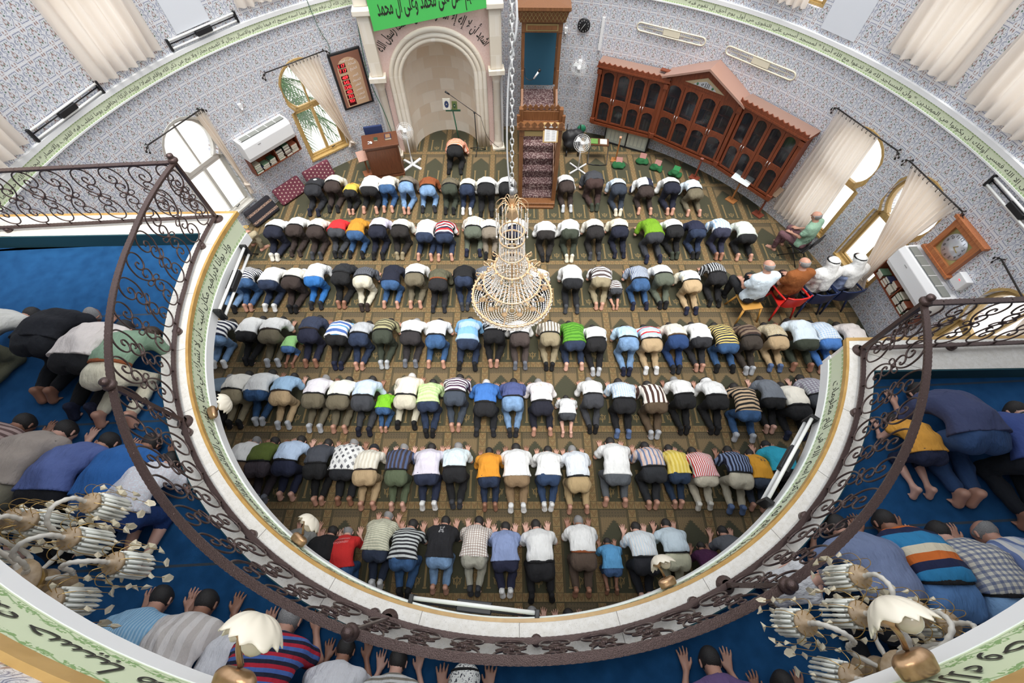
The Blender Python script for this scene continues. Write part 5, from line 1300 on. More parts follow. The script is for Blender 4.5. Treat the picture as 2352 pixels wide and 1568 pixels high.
for a, lab, zb in ((-54.0, 'left blank white panel above the lettered band', 4.0), (54.3, 'right blank white panel above the lettered band', 3.88)):
    r = empty('blank_panel', wframe(a, zb), label=lab, cat='panel', group='blank white panels'); MB().box(-.35, .35, -.04, -.0, 0, 1.9).build('board', newmat('matt_white_board', (.70, .72, .76), .6), r)
r = empty('cable_trunking', wframe(16.5, 2.28), label='vertical white cable trunking left of the oval lights', cat='trunking'); MB().box(-.035, .035, -.05, 0, 0, .74).build('cover', M['whiteplastic'], r, .006)
r = empty('wall_control_box', wframe(91.8, 2.08), label='white control box on the wall right of the square clock', cat='control box'); MB().box(-.12, .12, -.12, 0, 0, .22).build('box', M['whiteplastic'], r, .01); MB().box(-.02, .02, -.124, -.12, .14, .15).build('lamp', RED, r)
for a, z, lab in ((-53.5, 2.44, 'small white sensor over the left air unit'), (9.7, 2.66, 'small white sensor left of the round black clock')):
    r = empty('wall_sensor', wframe(a, z), label=lab, cat='sensor'); MB().box(-.04, .04, -.06, 0, -.05, .05).build('body', M['whiteplastic'], r, .01); q = MB(); q.ball((0, -.05, -.07), .03, 8); q.build('eye', M['whiteplastic'], r)
# thin cables down the wall left of the niche
r = MB(); r.tube(catmull([pol(-36.5, RW-.06, 4.4), pol(-35.8, RW-.06, 3.3), pol(-35.0, RW-.05, 2.9), pol(-35.6, RW-.04, 2.5)], 6), .008, 5); r.build('wall_cable', newmat('grey_green_cable', (.12, .2, .15), .6), label='thin grey-green cable sagging from the ceiling to the window curtain rod', cat='cable')
r = MB(); r.tube(catmull([(-3.45, 11.2, 3.4), (-3.50, 11.1, 2.2), (-3.32, 11.05, 1.3), (-3.2, 11.0, .4)], 6), .010, 5); r.build('wall_cable', newmat('green_cable', (.03, .12, .07), .6), label='green cable running down the left niche column', cat='cable')
# ================================================================ furniture on the prayer floor
def at(x, y, z=0, rot=0): return Matrix.Translation((x, y, z)) @ Matrix.Rotation(R(rot), 4, 'Z')
dk = empty('wooden_desk', at(-3.44, 10.42, 0, 14), label='dark brown wooden desk cabinet left of the niche', cat='desk'); DW = wood('dark_brown_desk_wood', (.09, .030, .014), (.15, .055, .025))
MB().box(-.42, .42, -.24, .28, .02, .92).build('body', DW, dk, .008); MB().box(-.46, .46, -.28, .32, .92, .96).build('top', DW, dk, .006); MB().box(-.38, .38, -.256, -.24, .10, .85).build('front_panel', DW, dk, .012)
MB().box(-.44, .44, -.26, .30, 0, .06).build('plinth', DW, dk)
for x, y, w_, d, h, c, lab in ((-.10, .05, .10, .13, .03, (.02, .05, .03), 'small green book on the desk beside white tissues'), (.22, .06, .17, .20, .05, (.03, .022, .05), 'dark ornate holy book on the desk near the fan')):
    b = empty('book', dk.matrix_world @ Matrix.Translation((x, y, .961)), label=lab, cat='book'); MB().box(-w_/2, w_/2, -d/2, d/2, 0, h).build('cover', newmat('dark_book_cover', c, .5), b, .003); MB().box(-w_/2+.006, w_/2-.006, -d/2-.001, d/2-.006, .005, h-.005).build('pages', newmat('cream_pages', (.6, .54, .4), .8), b)
    if w_ > .15: MB().box(-w_/2+.025, w_/2-.025, -d/2+.025, d/2-.025, h, h+.002).build('ornament', newmat('gilt_ornament', (.25, .14, .07), .4), b)
m = MB(); rr = random.Random(1)
for i in range(7): m.ball((rr.uniform(-.05, .05), rr.uniform(-.05, .05), .015), .02, 6, None, (1.5, .8, .5))
m.build('tissue_heap', M['white'], None, label='crumpled white tissues with green sprig on the dark desk', cat='tissues').matrix_world = dk.matrix_world @ Matrix.Translation((-.25, -.06, .962))
bs = empty('book_rest', at(-3.98, 10.35, 0, 25), label='low reddish folding book rest left of the desk', cat='book stand'); RWd = wood('reddish_light_wood', (.22, .07, .03), (.32, .12, .05))
q = MB(); q.box(-.16, .16, -.14, .14, -.012, .012, Matrix.Translation((0, 0, .55)) @ Matrix.Rotation(R(35), 4, 'X')); q.build('board', RWd, bs); q = MB(); q.box(-.02, .02, -.03, .03, .02, .52); q.build('post', RWd, bs); q = MB(); q.box(-.14, .14, -.12, .12, 0, .03); q.build('base', RWd, bs, .004)
bb = empty('blue_chair_back', at(-3.66, 10.80, 0, 14), label='navy blue padded chair back just behind the desk', cat='chair'); MB().box(-.24, .24, -.03, .03, .72, 1.12).build('backrest', newmat('navy_padding', (.015, .03, .10), .8), bb, .02)
for s in (-1, 1): MB().tube([(s*.2, 0, .72), (s*.2, 0, 0)], .012, 6).build('leg', M['blackmetal'], bb)
# cushions along the left wall
def cushmat(name, bg, fg, kind):
    m = newmat(name, bg, .9); nt = m.node_tree; x, y, z, co = obco(nt)
    if kind == 'dots': a = ((x*11).fr()-.5).abs(); b = ((z*11+(x*11).fl()*.5).fr()-.5).abs(); f = (a.sq()+b.sq()).rt().lt(.2)
    else: f = (((z*5).fr()-.5).abs().lt(.14))*nz(nt, co, 50, 2).gt(.47)
    setc(m, mixc(nt, f, bg, fg)); return m
CD = cushmat('maroon_dotted_fabric', (.13, .028, .045), (.45, .33, .28), 'dots'); CS = cushmat('black_woven_fabric', (.015, .013, .018), (.34, .22, .16), 'band')
for a, lab, mt, tz in ((-46.2, 'maroon dotted floor cushion leaning on the wall behind the first row', CD, 20), (-53.2, 'maroon dotted floor cushion beside the black woven cushion', CD, 32), (-60.4, 'black woven floor cushion with tan bands nearest the left railing', CS, 30)):
    r = empty('floor_cushion', wframe(a, .02, RW-.30) @ Matrix.Rotation(R(-tz), 4, 'X'), label=lab, cat='cushion', group='floor cushions along the left wall')
    MB().box(-.40, .40, -.06, .06, 0, .44).build('pad', mt, r, .05)
# books on a green pole stand, microphone stand
qs = empty('book_stand', at(-1.50, 11.50), label='green pole stand rising in the stone niche', cat='book stand'); gm = newmat('green_paint', (.02, .09, .05), .5)
MB().tube([(0, 0, 0), (-.12, .12, 1.12)], .018, 8).build('pole', gm, qs); MB().lathe([(0, 0), (.14, 0), (.12, .03), (0, .04)], 16).build('base', gm, qs); q = MB(); q.box(-.30, .10, .06, .09, 1.05, 1.09); q.build('shelf', gm, qs)
for x, w_, h, c1, c2, lab in ((-1.76, .20, .28, (.60, .58, .50), (.02, .035, .10), 'large cream and navy holy book standing in the niche'), (-1.55, .14, .21, (.10, .13, .04), (.02, .06, .03), 'smaller green holy book beside the cream one in the niche')):
    b = empty('book', at(x, 11.58, 1.09) @ Matrix.Rotation(R(-12), 4, 'X'), label=lab, cat='book'); MB().box(-w_/2, w_/2, -.025, .02, 0, h).build('cover', newmat('holy_book_cover', c1, .5), b, .003)
    MB().lathe([(0, 0), (w_*.30, 0), (w_*.30, .003), (0, .003)], 8, Matrix.Translation((0, -.0255, h/2)) @ Matrix.Scale(1.5, 4, (0, 0, 1)) @ Matrix.Rotation(R(90), 4, 'X'), False).build('medallion', newmat('book_medallion', c2, .5), b)
    MB().lathe([(0, 0), (w_*.09, 0), (w_*.09, .004), (0, .004)], 10, Matrix.Translation((0, -.0275, h/2)) @ Matrix.Rotation(R(90), 4, 'X')).build('medallion', newmat('book_rosette', (.45, .42, .3), .5), b)
ms = empty('microphone_stand', at(-1.00, 11.30), label='black boom microphone stand on a tripod in front of the niche', cat='microphone stand')
for k in range(3): MB().tube([(0, 0, .14), (.26*math.cos(k*2.09+.4), .26*math.sin(k*2.09+.4), .012)], .011, 6).build('leg', M['blackmetal'], ms)
MB().tube([(0, 0, .06), (0, 0, 1.18)], .013, 8).build('pole', M['blackmetal'], ms); MB().tube([(.16, .0, 1.06), (-.62, .10, 1.60)], .009, 6).build('boom', M['blackmetal'], ms); q = MB(); q.ball((0, 0, 1.17), .03, 8); q.build('clutch', M['blackmetal'], ms)
MB().tube([(-.62, .10, 1.60), (-.73, .115, 1.67)], [.018, .026], 8).build('microphone', M['blackmetal'], ms)
c = MB(); c.tube(catmull([(.16, 0, 1.06), (.3, 0, .5), (.55, .1, .12), (.8, .1, .02), (1.1, -.1, .012)], 6), .006, 5); c.build('cable', M['blackmetal'], ms)
# glazed floor cabinet, folding chair with leaflets, rucksack
gc = empty('glass_display_case', wframe(26.0, 0, 7.42), label='low glazed display case under the bookcase', cat='display case')
MB().box(-.62, .62, -.14, .0, .02, .50).build('case', newmat('pale_sage_board', (.36, .38, .30), .4), gc)
for a, b, c_, d in ((-.64, .64, 0, .04), (-.64, .64, .48, .53)): MB().box(a, b, -.17, .02, c_, d).build('rail', M['blackmetal'], gc)
for x in (-.64, -.0, .61): MB().box(x, x+.03, -.17, .02, .03, .5).build('upright', M['blackmetal'], gc)
MB().box(-.6, .6, -.152, -.146, .04, .48).build('pane', M['pane'], gc)
for i in range(10): MB().box(-.56+i*.115, -.48+i*.115, -.145, -.141, .12, .40).build('card', newmat('yellowed_card', (.50, .50, .38), .6), gc)
fc = empty('folding_table', at(2.42, 10.98, 0, -6), label='small black framed folding table with leaflets under the bookcase', cat='table')
MB().box(-.28, .24, -.14, .16, .50, .53).build('top', M['darkwood'], fc)
for s in (-1, 1): MB().tube([(s*.25, .12, .50), (s*.27, -.26, .02), (s*.1, -.30, .02), (-s*.0, -.30, .02)], .013, 6).build('leg', M['blackmetal'], fc)
for x, c_, lab in ((-.15, (.12, .25, .06), 'green and yellow leaflet on the small folding table'), (.10, (.62, .62, .52), 'white leaflet with green print on the small folding table')):
    MB().box(x-.10, x+.09, -.10, .12, .532, .545).build('leaflet', newmat('printed_leaflet', c_, .5), None, label=lab, cat='leaflet').matrix_world = fc.matrix_world.copy()
bg_ = empty('folded_pushchair', at(1.72, 11.35), label='black folded pushchair with green bag beside the pulpit', cat='pushchair'); BK = newmat('black_nylon', (.012, .012, .014), .6)
F = Field((-.4, -.4, 0), (.4, .4, .8), .012); F.cone((-.1, 0, .45), (.12, .02, .5), .20, .17, (1, .8, .9), .05); F.cone((-.12, -.1, .3), (.1, -.05, .25), .14, .12, k=.06); F.wrinkle(.012, 8)
link('canopy', F.mesh('canopy'), BK, bg_)
for s in (-1, 1): MB().tube(catmull([(s*.18, .1, .75), (s*.20, 0, .45), (s*.16, -.22, .06)], 5), .012, 6).build('frame_tube', M['blackmetal'], bg_); MB().lathe([(.0, -.02), (.07, -.02), (.08, 0), (.07, .02), (0, .02)], 14, Matrix.Translation((s*.17, -.22, .085)) @ Matrix.Rotation(R(90), 4, 'Y')).build('wheel', M['blackmetal'], bg_)
q = MB(); q.ball((.22, .12, .60), .13, 10, None, (1, .4, 1)); q.build('green_bag', newmat('green_nylon', (.01, .14, .07), .6), bg_)
# reading stands on posts along the right wall; small green draped stands
def readstand(x, y, rot, h, c, lab, top=(.17, .11), tm=None):
    r = empty('reading_stand', at(x, y, 0, rot), label=lab, cat='book stand', group='wooden reading stands along the right wall'); q = MB(); q.box(-.13, .13, -.10, .10, 0, .03); q.build('base', c, r, .004)
    MB().box(-.02, .02, -.02, .02, .03, h).build('post', c, r); MB().box(-top[0], top[0], -top[1], top[1], -.012, .012, Matrix.Translation((0, 0, h)) @ Matrix.Rotation(R(30), 4, 'X')).build('board', tm or c, r)
OWd = wood('orange_wood', (.30, .11, .03), (.42, .18, .06)); SRd = wood('dark_red_wood', (.16, .035, .02), (.24, .06, .03))
readstand(2.94, 10.90, -20, .72, OWd, 'orange wooden reading stand in front of the glass case', (.03, .03)); readstand(5.02, 10.15, -40, .62, SRd, 'dark red reading stand under the middle of the bookcase', (.04, .04))
readstand(5.80, 9.25, -50, .70, OWd, 'light wooden reading stand with a white board top', (.24, .13), newmat('greyish_white_board', (.60, .66, .66), .4)); readstand(6.35, 8.72, -55, .80, SRd, 'dark red reading stand under the right end of the bookcase', (.20, .13), wood('dark_olive_wood', (.10, .06, .03), (.16, .09, .04)))
GN = newmat('green_cloth_drape', (.012, .10, .03), .9); PK = newmat('dusty_pink_cover', (.30, .14, .12), .8)
for i, (x, y, rot, pk, lab) in enumerate(((2.98, 10.62, -10, 1, 'leftmost small green draped floor stand with pink cover'), (3.66, 10.80, -20, 1, 'second small green draped floor stand with pink cover'), (4.02, 10.50, -25, 1, 'third small green draped floor stand with pink cover'), (4.48, 10.25, -30, 0, 'rightmost small green draped floor stand, all green'))):
    r = empty('draped_floor_stand', at(x, y, 0, rot), label=lab, cat='floor stand', group='green draped floor stands'); F = Field((-.3, -.3, 0), (.3, .3, .3), .012)
    F.cone((-.1, 0, .05), (.1, 0, .05), .09, .09, (1, 1.2, .6), .03); F.cone((0, .05, .09), (0, -.02, .12), .09, .07, (1.3, 1, .6), .04); F.wrinkle(.010, 20+i); F.plane((0, 0, .004), (0, 0, 1), False); link('drape', F.mesh('drape'), GN, r)
    MB().box(-.09, .09, -.08, .08, -.015, .015, Matrix.Translation((0, .08, .17)) @ Matrix.Rotation(R(30), 4, 'X')).build('cover', PK if pk else newmat('bright_green_cover', (.015, .18, .05), .8), r, .01)
# prayer chairs at the right and the folding chair
def pchair(x, y, rot, col, lab, arms=True):
    r = empty('plastic_chair', at(x, y, 0, rot), label=lab, cat='chair', group='plastic chairs at the end of the third row'); s_ = MB(); s_.box(-.22, .22, -.21, .22, .41, .44); s_.build('seat', col, r, .02)
    for a in (-1, 1):
        for b in (-1, 1): MB().tube([(a*.19, b*.18, .42), (a*.25, b*.28, 0)], [.026, .018], 6).build('leg', col, r)
    if arms:
        b = MB(); P = [(-.25, -.24), (-.16, -.285), (0, -.30), (.16, -.285), (.25, -.24)]
        b.ribbon([(p[0], p[1], .50) for p in P], [(p[0]*1.05, p[1]*1.12, .82) for p in P], None, True); b.ribbon([(p[0], p[1]-.02, .50) for p in P], [(p[0]*1.05, p[1]*1.12-.02, .82) for p in P], None, True); b.tube([(p[0]*1.05, p[1]*1.12-.01, .82) for p in P], .018, 6); b.build('backrest', col, r)
        for a in (-1, 1): MB().tube(catmull([(a*.26, -.27, .74), (a*.275, 0, .68), (a*.27, .20, .64), (a*.25, .22, .44)], 4), .022, 6).build('armrest', col, r)
RP = newmat('red_plastic', (.60, .02, .015), .3); NP = newmat('navy_plastic', (.012, .022, .07), .35); YP = newmat('ochre_plastic', (.55, .28, .06), .4)
seatp = [(5.07, 5.62, YP, 0, 'ochre plastic stool under the person in the white shirt'), (5.84, 5.72, RP, 1, 'red plastic chair under the person in the brown shirt'), (6.45, 5.82, NP, 1, 'navy plastic chair beside the red plastic chair'), (7.02, 5.90, NP, 1, 'navy plastic chair nearest the right wall')]
for x, y, c, a, lab in seatp: pchair(x, y, 8, c, lab, bool(a))
def seated_person(x, y, sh, tr, lab, **k): person(Vector((x, y, -.045)), 'seat', sh, tr, lab, 'people seated at the right end', feet='black', tuck=0, **k)
seated_person(5.07, 5.66, 'd6e4ee', '15161a', 'person in pale blue short-sleeved shirt sitting on ochre stool', hair='bald', yaw=10, scale=1.16)
seated_person(5.84, 5.78, '8c5022', '2a1c18', 'person in brown shirt sitting on red plastic chair', hair='bald', yaw=10, scale=1.12)
seated_person(6.45, 5.86, 'eceae2', '121212', 'person in white headscarf and white shirt on navy chair beside red chair', kef='white', sleeve='l', yaw=10, scale=1.08)
seated_person(7.02, 5.94, 'a8b8e0', '2c2c28', 'person in white headscarf and pale blue shirt on the navy chair at the wall', kef='white', sleeve='l', yaw=10, scale=1.08)
fc2 = empty('folding_chair', at(6.72, 7.25, 0, 35), label='black metal folding chair by the long cream curtain', cat='chair'); MB().box(-.20, .20, -.20, .20, .42, .45).build('seat', M['blackmetal'], fc2, .01); MB().box(-.20, .20, -.26, -.23, .62, .84).build('backrest', M['blackmetal'], fc2, .01)
for s in (-1, 1):
    MB().tube([(s*.20, -.25, .84), (s*.20, -.16, .45), (s*.20, .24, 0)], .012, 6).build('leg', M['blackmetal'], fc2); MB().tube([(s*.18, .10, .43), (s*.18, -.26, 0)], .012, 6).build('leg', M['blackmetal'], fc2)
person(Vector((6.72, 7.27, -.02)), 'seat', '8db098', '6a4b50', 'person in sage green shirt and mauve trousers sitting on black folding chair', 'people seated at the right end', hair='bald', tuck=0, yaw=35)
# sitting at the far left, partly behind the gallery edge
fc3 = empty('folding_chair', at(-6.42, 7.20, 0, -20), label='black folding chair at the left end behind the gallery edge', cat='chair'); MB().box(-.20, .20, -.20, .20, .42, .45).build('seat', M['blackmetal'], fc3, .01); MB().box(-.2, .2, -.26, -.23, .6, .84).build('backrest', M['blackmetal'], fc3, .01)
for s in (-1, 1): MB().tube([(s*.20, -.25, .84), (s*.20, -.16, .45), (s*.20, .24, 0)], .014, 6).build('leg', M['blackmetal'], fc3); MB().tube([(s*.18, .10, .43), (s*.18, -.26, 0)], .014, 6).build('leg', M['blackmetal'], fc3)
person(Vector((-6.42, 7.24, -.02)), 'seat', 'dfe3f0', 'a89c80', 'person in white headscarf sitting at the left end holding yellow prayer beads', 'people seated at the left end', kef='white', sleeve='l', yaw=-32, tuck=0)
q = MB(); q.tube([(.05*math.cos(a), .035*math.sin(a), 0) for a in np.linspace(0, 2*math.pi, 15)[:-1]], .007, 5, closed=True); q.build('prayer_beads', newmat('amber_beads', (.6, .35, .03), .3), None, label='loop of yellow prayer beads in the hands of the seated person at left', cat='prayer beads').matrix_world = at(-6.18, 7.60, .66)
# palm outside the window beside the time board
pl = empty('palm_tree', wframe(-41.5, 0, RW+1.6), label='green palm seen through the window beside the prayer time board', cat='tree'); q = MB(); q.tube([(0.1, 1.2, -1), (0, 1.0, 2.4)], .14, 8); q.build('trunk', speck('palm_bark', (.10, .07, .04), (.2, .15, .09), 20, .9), pl); GM = fabric('palm_leaf', (.05, .14, .035), .3); rl = random.Random(2)
for i in range(60):
    fr = MB(); a = rl.uniform(0, 6.28); L = rl.uniform(.9, 1.6); up = rl.uniform(-.1, 1.0); zb = rl.choice((.4, 1.3, 2.1)); P = [Vector((math.cos(a)*L*t, .9+math.sin(a)*L*t*.8, zb+up*t*1.1-1.5*t*t*.8)) for t in np.linspace(0, 1, 8)]
    sd = Vector((-math.sin(a), math.cos(a), 0))
    for t in range(1, 8):
        for s in (-1, 1):
            for u in (0, .5): p0 = P[t-1].lerp(P[t], u); tip = p0+sd*s*.28+(P[t]-P[t-1])*1.2-Vector((0, 0, .12)); w2 = (P[t]-P[t-1]).normalized()*.025; fr.add([p0-w2, p0+w2, tip], [(0, 1, 2)])
    fr.tube(P, .012, 4); fr.build('frond', GM, pl)
# ================================================================ wrought iron railing
IR = M['iron']; RB, RT = 3.82, 4.66
def scroll(sign=1):
    mb = MB(); H = RT-RB
    def T(P): return [(sign*x, 0, z*H) for x, z in P]
    def both(P, r=.0083, n=5):
        mb.tube(catmull(T(P), n), r, 5, up=(0, 1, 0)); mb.tube(catmull(T([(-x, 1-z) for x, z in P]), n), r, 5, up=(0, 1, 0))
    both([(0, .50), (.075, .60), (.115, .73), (.09, .88), (.02, .95), (-.07, .93), (-.115, .84), (-.10, .74), (-.05, .69), (.005, .71), (.025, .77), (.0, .815), (-.035, .80), (-.035, .765)])
    both([(0, .50), (-.05, .56), (-.06, .63), (-.02, .685), (.035, .675), (.05, .63), (.03, .60), (.01, .615)])
    both([(0, .50), (-.04, .52), (-.085, .50), (-.105, .46), (-.085, .43), (-.06, .445)], .007)
    both([(-.02, .955), (-.02, 1.0)], .009, 2)
    mb.ball((0, 0, .5*H), .026, 8, None, (1, .8, 1))
    for a in range(4): mb.ball((.022*math.cos(a*1.57+.8), 0, .5*H+.022*math.sin(a*1.57+.8)), .014, 6)
    return mb.mesh('scroll_panel')
SCR = {1: scroll(1), -1: scroll(-1)}
for m_ in SCR.values(): m_.materials.append(IR)
def railpath(pts, label, posts, n0=0):
    """pts: base polyline; leaning slightly outwards handled by offs"""
    r = empty('gallery_railing', Matrix.Translation(pts[0][0]), label=label, cat='railing', group='brown wrought iron railings'); O = Vector(pts[0][0]); 
    base = [Vector(p)-O for p, _ in pts]; top = [Vector(p)-O+Vector(l)+Vector((0, 0, RT-RB)) for p, l in pts]
    def bar(P, wd, name):
        mb = MB(); A, B, C_, D_ = [], [], [], []
        for i, p in enumerate(P):
            d = (P[min(i+1, len(P)-1)]-P[max(i-1, 0)]); d.z = 0; d.normalize(); s = Vector((-d.y, d.x, 0))*wd/2
            A.append(p+s); B.append(p-s); C_.append(p-s-Vector((0, 0, .028))); D_.append(p+s-Vector((0, 0, .028)))
        for a, b in ((A, B), (B, C_), (C_, D_), (D_, A)): mb.ribbon(a, b)
        n = len(P); mb.add([A[0], B[0], C_[0], D_[0], A[-1], B[-1], C_[-1], D_[-1]], [(0, 1, 2, 3), (4, 5, 6, 7)])
        # twisted edge
        L = 0; E_ = []
        for i in range(len(P)-1):
            k = max(1, int((P[i+1]-P[i]).length/.022))
            for j in range(k): t = j/k; E_.append((A[i].lerp(A[i+1], t), B[i].lerp(B[i+1], t)))
        for sidx in (0, 1): mb.tube([e[sidx]+Vector((0, 0, -.006)) for e in E_], [.0045 if q % 2 else .0075 for q in range(len(E_))], 4)
        mb.build(name, IR, r)
    bar(base, .038, 'bottom_rail'); bar(top, .050, 'top_rail')
    # panels along the arc length
    acc = [0]
    for i in range(len(base)-1): acc.append(acc[-1]+(base[i+1]-base[i]).length)
    N = int(acc[-1]/.325); step = acc[-1]/N
    for k in range(N):
        s = (k+.5)*step; i = max(j for j in range(len(acc)-1) if acc[j] <= s); t = (s-acc[i])/(acc[i+1]-acc[i]); b = base[i].lerp(base[i+1], t); tp = top[i].lerp(top[i+1], t)
        d = (base[i+1]-base[i]).normalized(); up = (tp-b)/(RT-RB); yv = up.cross(d).normalized()
        m4 = Matrix(((d.x, yv.x, up.x, b.x), (d.y, yv.y, up.y, b.y), (d.z, yv.z, up.z, b.z), (0, 0, 0, 1)))
        o = link('scroll_panel', SCR[1 if (k+n0) % 2 else -1], None, r); o.matrix_local = m4
    for s in posts:
        i = min(len(acc)-2, max(j for j in range(len(acc)) if acc[j] <= s*acc[-1]+1e-6)); t = (s*acc[-1]-acc[i])/(acc[i+1]-acc[i]); b = base[i].lerp(base[i+1], t); tp = top[i].lerp(top[i+1], t)
        q = MB(); q.tube([b-Vector((0, 0, .07)), tp], .026, 4); q.build('post', IR, r)
        q = MB(); q.lathe([(0, 0), (.075, 0), (.075, .015), (.045, .03), (.04, .05)], 16, Matrix.Translation(b-Vector((0, 0, .07)))); q.build('post_foot', IR, r)
        q = MB(); q.lathe([(.0, 0), (.052, .0), (.056, .02), (.042, .045), (.03, .05), (.038, .07), (.036, .09), (.0, .11)], 16, Matrix.Translation(tp)); q.build('post_cap', IR, r)
    # little stud feet
    K = int(acc[-1]/1.25)
    for k in range(K):
        s = (k+.62)*acc[-1]/K; i = max(j for j in range(len(acc)-1) if acc[j] <= s); t = (s-acc[i])/(acc[i+1]-acc[i]); b = base[i].lerp(base[i+1], t)
        q = MB(); q.lathe([(.0, 0), (.045, 0), (.045, .05), (.02, .06)], 12, Matrix.Translation(b-Vector((0, 0, .07)))); q.build('stud_foot', IR, r)
    return r
aL, aR = 360-80.3, 109.8; nn = 100
arc = []
for i in range(nn+1):
    a = aR+(aL-aR)*i/nn; p = pol(a, 4.05+.09*max(0, (i/nn-.9)*10), RB, .07, 3.84); k = math.sin(math.pi*i/nn)**.8*.06
    arc.append((p, (math.sin(R(a))*k, math.cos(R(a))*k, 0)))
railpath(arc, 'long curved wrought iron railing round the gallery opening', (0, .264, .503, .747, 1))
pR = arc[0][0]; pL = arc[-1][0]; Z0 = (0, 0, 0)
railpath([(pR+Vector((t*(7.2-pR.x), t*.14, 0)), Z0) for t in np.linspace(0, 1, 8)], 'straight wrought iron railing at the right of the picture', ())
railpath([(pL+Vector((-t*(7.35+pL.x), -t*.26, 0)), Z0) for t in np.linspace(0, 1, 8)], 'straight wrought iron railing at upper left of the picture', ())
# ================================================================ lamps with ruffled glass
SH = newmat('frosted_ruffled_glass', (.72, .66, .54), .35, 0, Subsurface_Weight=.0); BR = speck('worn_brass', (.34, .20, .10), (.48, .31, .18), 30, .28, .1, .75); BU = newmat('clouded_bulb_glass', (.50, .44, .34), .12)
def sconce(m4, lab, shade_to, sc_=1.):
    r = empty('ruffled_glass_lamp', m4, label=lab, cat='wall lamp', group='brass wall lamps with ruffled glass')
    F = Field((-.14*sc_, -.20*sc_, -.1*sc_), (.14*sc_, .05, .1*sc_), .004*sc_); F.cone((0, -.045*sc_, 0), (0, -.02*sc_, 0), .038*sc_, .036*sc_, (1.9, 1, .9), .01); F.plane((0, -.005, 0), (0, 1, 0)); F.plane((0, -.075*sc_, .0), (0, -1, 0)); link('brass_base', F.mesh('base', 0), BR, r)
    e = Vector((shade_to[0]*.5, -.235*sc_, .05*sc_)); b0 = Vector((0, -.08*sc_, 0)); d = Vector((0, 1, .12)).normalized(); x, y, z = frame_of(d, (0, 0, 1)); X = Matrix(((x.x, y.x, z.x, e.x), (x.y, y.y, z.y, e.y), (x.z, y.z, z.z, e.z), (0, 0, 0, 1)))
    k_ = X @ Vector((-.035*sc_, 0, .05*sc_)); q = MB(); q.tube(catmull([b0, b0.lerp(k_, .5)+Vector((0, 0, .02*sc_)), k_], 5), .010*sc_, 6); q.build('arm', BR, r)
    q = MB(); q.tube([X @ Vector((-.045*sc_, 0, .065*sc_)), X @ Vector((-.012*sc_, 0, .03*sc_))], [.030*sc_, .028*sc_], 12); q.build('socket', newmat('tan_socket', (.42, .25, .13), .4), r)
    V = []; n = 64; K = 12
    for j in range(K+1):
        t = j/K
        for i in range(n):
            a = 2*math.pi*i/n; wv = (.5+.5*math.sin(a*12+1.2*math.sin(a*4)))*t**1.6; th = t*1.35; rr = (.004+.092*math.sin(th)+.012*wv*t)*sc_*(1+.10*math.sin(a+1)); zz = (.085*(1-math.cos(th))+.016*wv+.014*math.sin(a*2)*t)*sc_
            V.append(X @ Vector((rr*math.cos(a), rr*math.sin(a), zz)))
    q = MB(); q.add(V, [(j*n+i, j*n+(i+1) % n, (j+1)*n+(i+1) % n, (j+1)*n+i) for j in range(K) for i in range(n)], None, True); o = q.build('ruffled_shade', SH, r); sm = o.modifiers.new('s', 'SOLIDIFY'); sm.thickness = .004*sc_
    q = MB(); q.ball(tuple(X @ Vector((.03*sc_, .01*sc_, .075*sc_))), .042*sc_, 14); q.build('bulb', BU, r)
    return r
def mountring(px, py, z, cx, cy, rad):
    p = on(px, py, z); a = math.degrees(math.atan2(p.x-cx, p.y-cy)); return wframe(a, z, rad, cx, cy), a
m4, a = mountring(2105, 1530, 6.40, NX, NY, NR-.004); tgt = m4.inverted() @ on(2052, 1432, 6.46)
sconce(m4, 'brass wall lamp with ruffled glass at lower right on the leafy green band', tuple(tgt), .92)
m4, a = mountring(540, 1560, 6.37, NX, NY, NR-.004); tgt = m4.inverted() @ on(560, 1485, 6.46)
sconce(m4, 'brass wall lamp with ruffled glass at lower left on the leafy green band', tuple(tgt), .92)
for (bx_, by_, sx, sy, lab) in ((496, 943, 518, 921, 'ruffled glass lamp at the left inner face of the gallery edge'), (676, 1252, 694, 1232, 'ruffled glass lamp at lower left inner face of the gallery edge'), (1543, 1358, 1535, 1330, 'ruffled glass lamp at the bottom inner face of the gallery edge')):
    p = on(bx_, by_, 3.5); a = math.degrees(math.atan2(p.x-GX, p.y-GY)); m4 = wframe(a, 3.5, 3.948, GX, GY); sconce(m4, lab, (0, -.17, .03), 1.15)
# ================================================================ great crystal chandelier
GO = newmat('polished_gold', (.80, .55, .32), .3, .45); CRY = newmat('crystal_beads', (.86, .82, .76), .12); GLB = newmat('clear_bulb', (.75, .74, .72), .08, 0, Alpha=.7)
CH = empty('crystal_chandelier', Matrix.Translation((0.0, 3.95, 0)), label='great crystal chandelier with bead strings and a bowl of bead rings', cat='chandelier')
def beads(mb, P, r=.0105, sp=.024):
    P = [Vector(p) for p in P]; Q = []; 
    for i in range(len(P)-1):
        k = max(1, int((P[i+1]-P[i]).length/sp)); Q += [P[i].lerp(P[i+1], j/k) for j in range(k)]
    Q.append(P[-1]); R_ = []; W2 = []
    for i, q in enumerate(Q[:-1]): R_ += [q, q.lerp(Q[i+1], .5)]; W2 += [.002, r]
    mb.tube(R_, W2, 4)
def ringof(mb, r, z, t=.009, n=32): mb.tube([(r*math.cos(a), r*math.sin(a), z) for a in np.linspace(0, 2*math.pi, n+1)[:-1]], t, 5, closed=True)
q = MB(); q.tube([(0, 0, 2.5), (0, 0, 4.62)], .012, 8); q.lathe([(.0, 4.50), (.06, 4.48), (.03, 4.42), (.07, 4.36), (.02, 4.30)], 14); q.lathe([(.02, 4.66), (.035, 4.62), (.015, 4.55)], 10); q.build('stem', GO, CH)
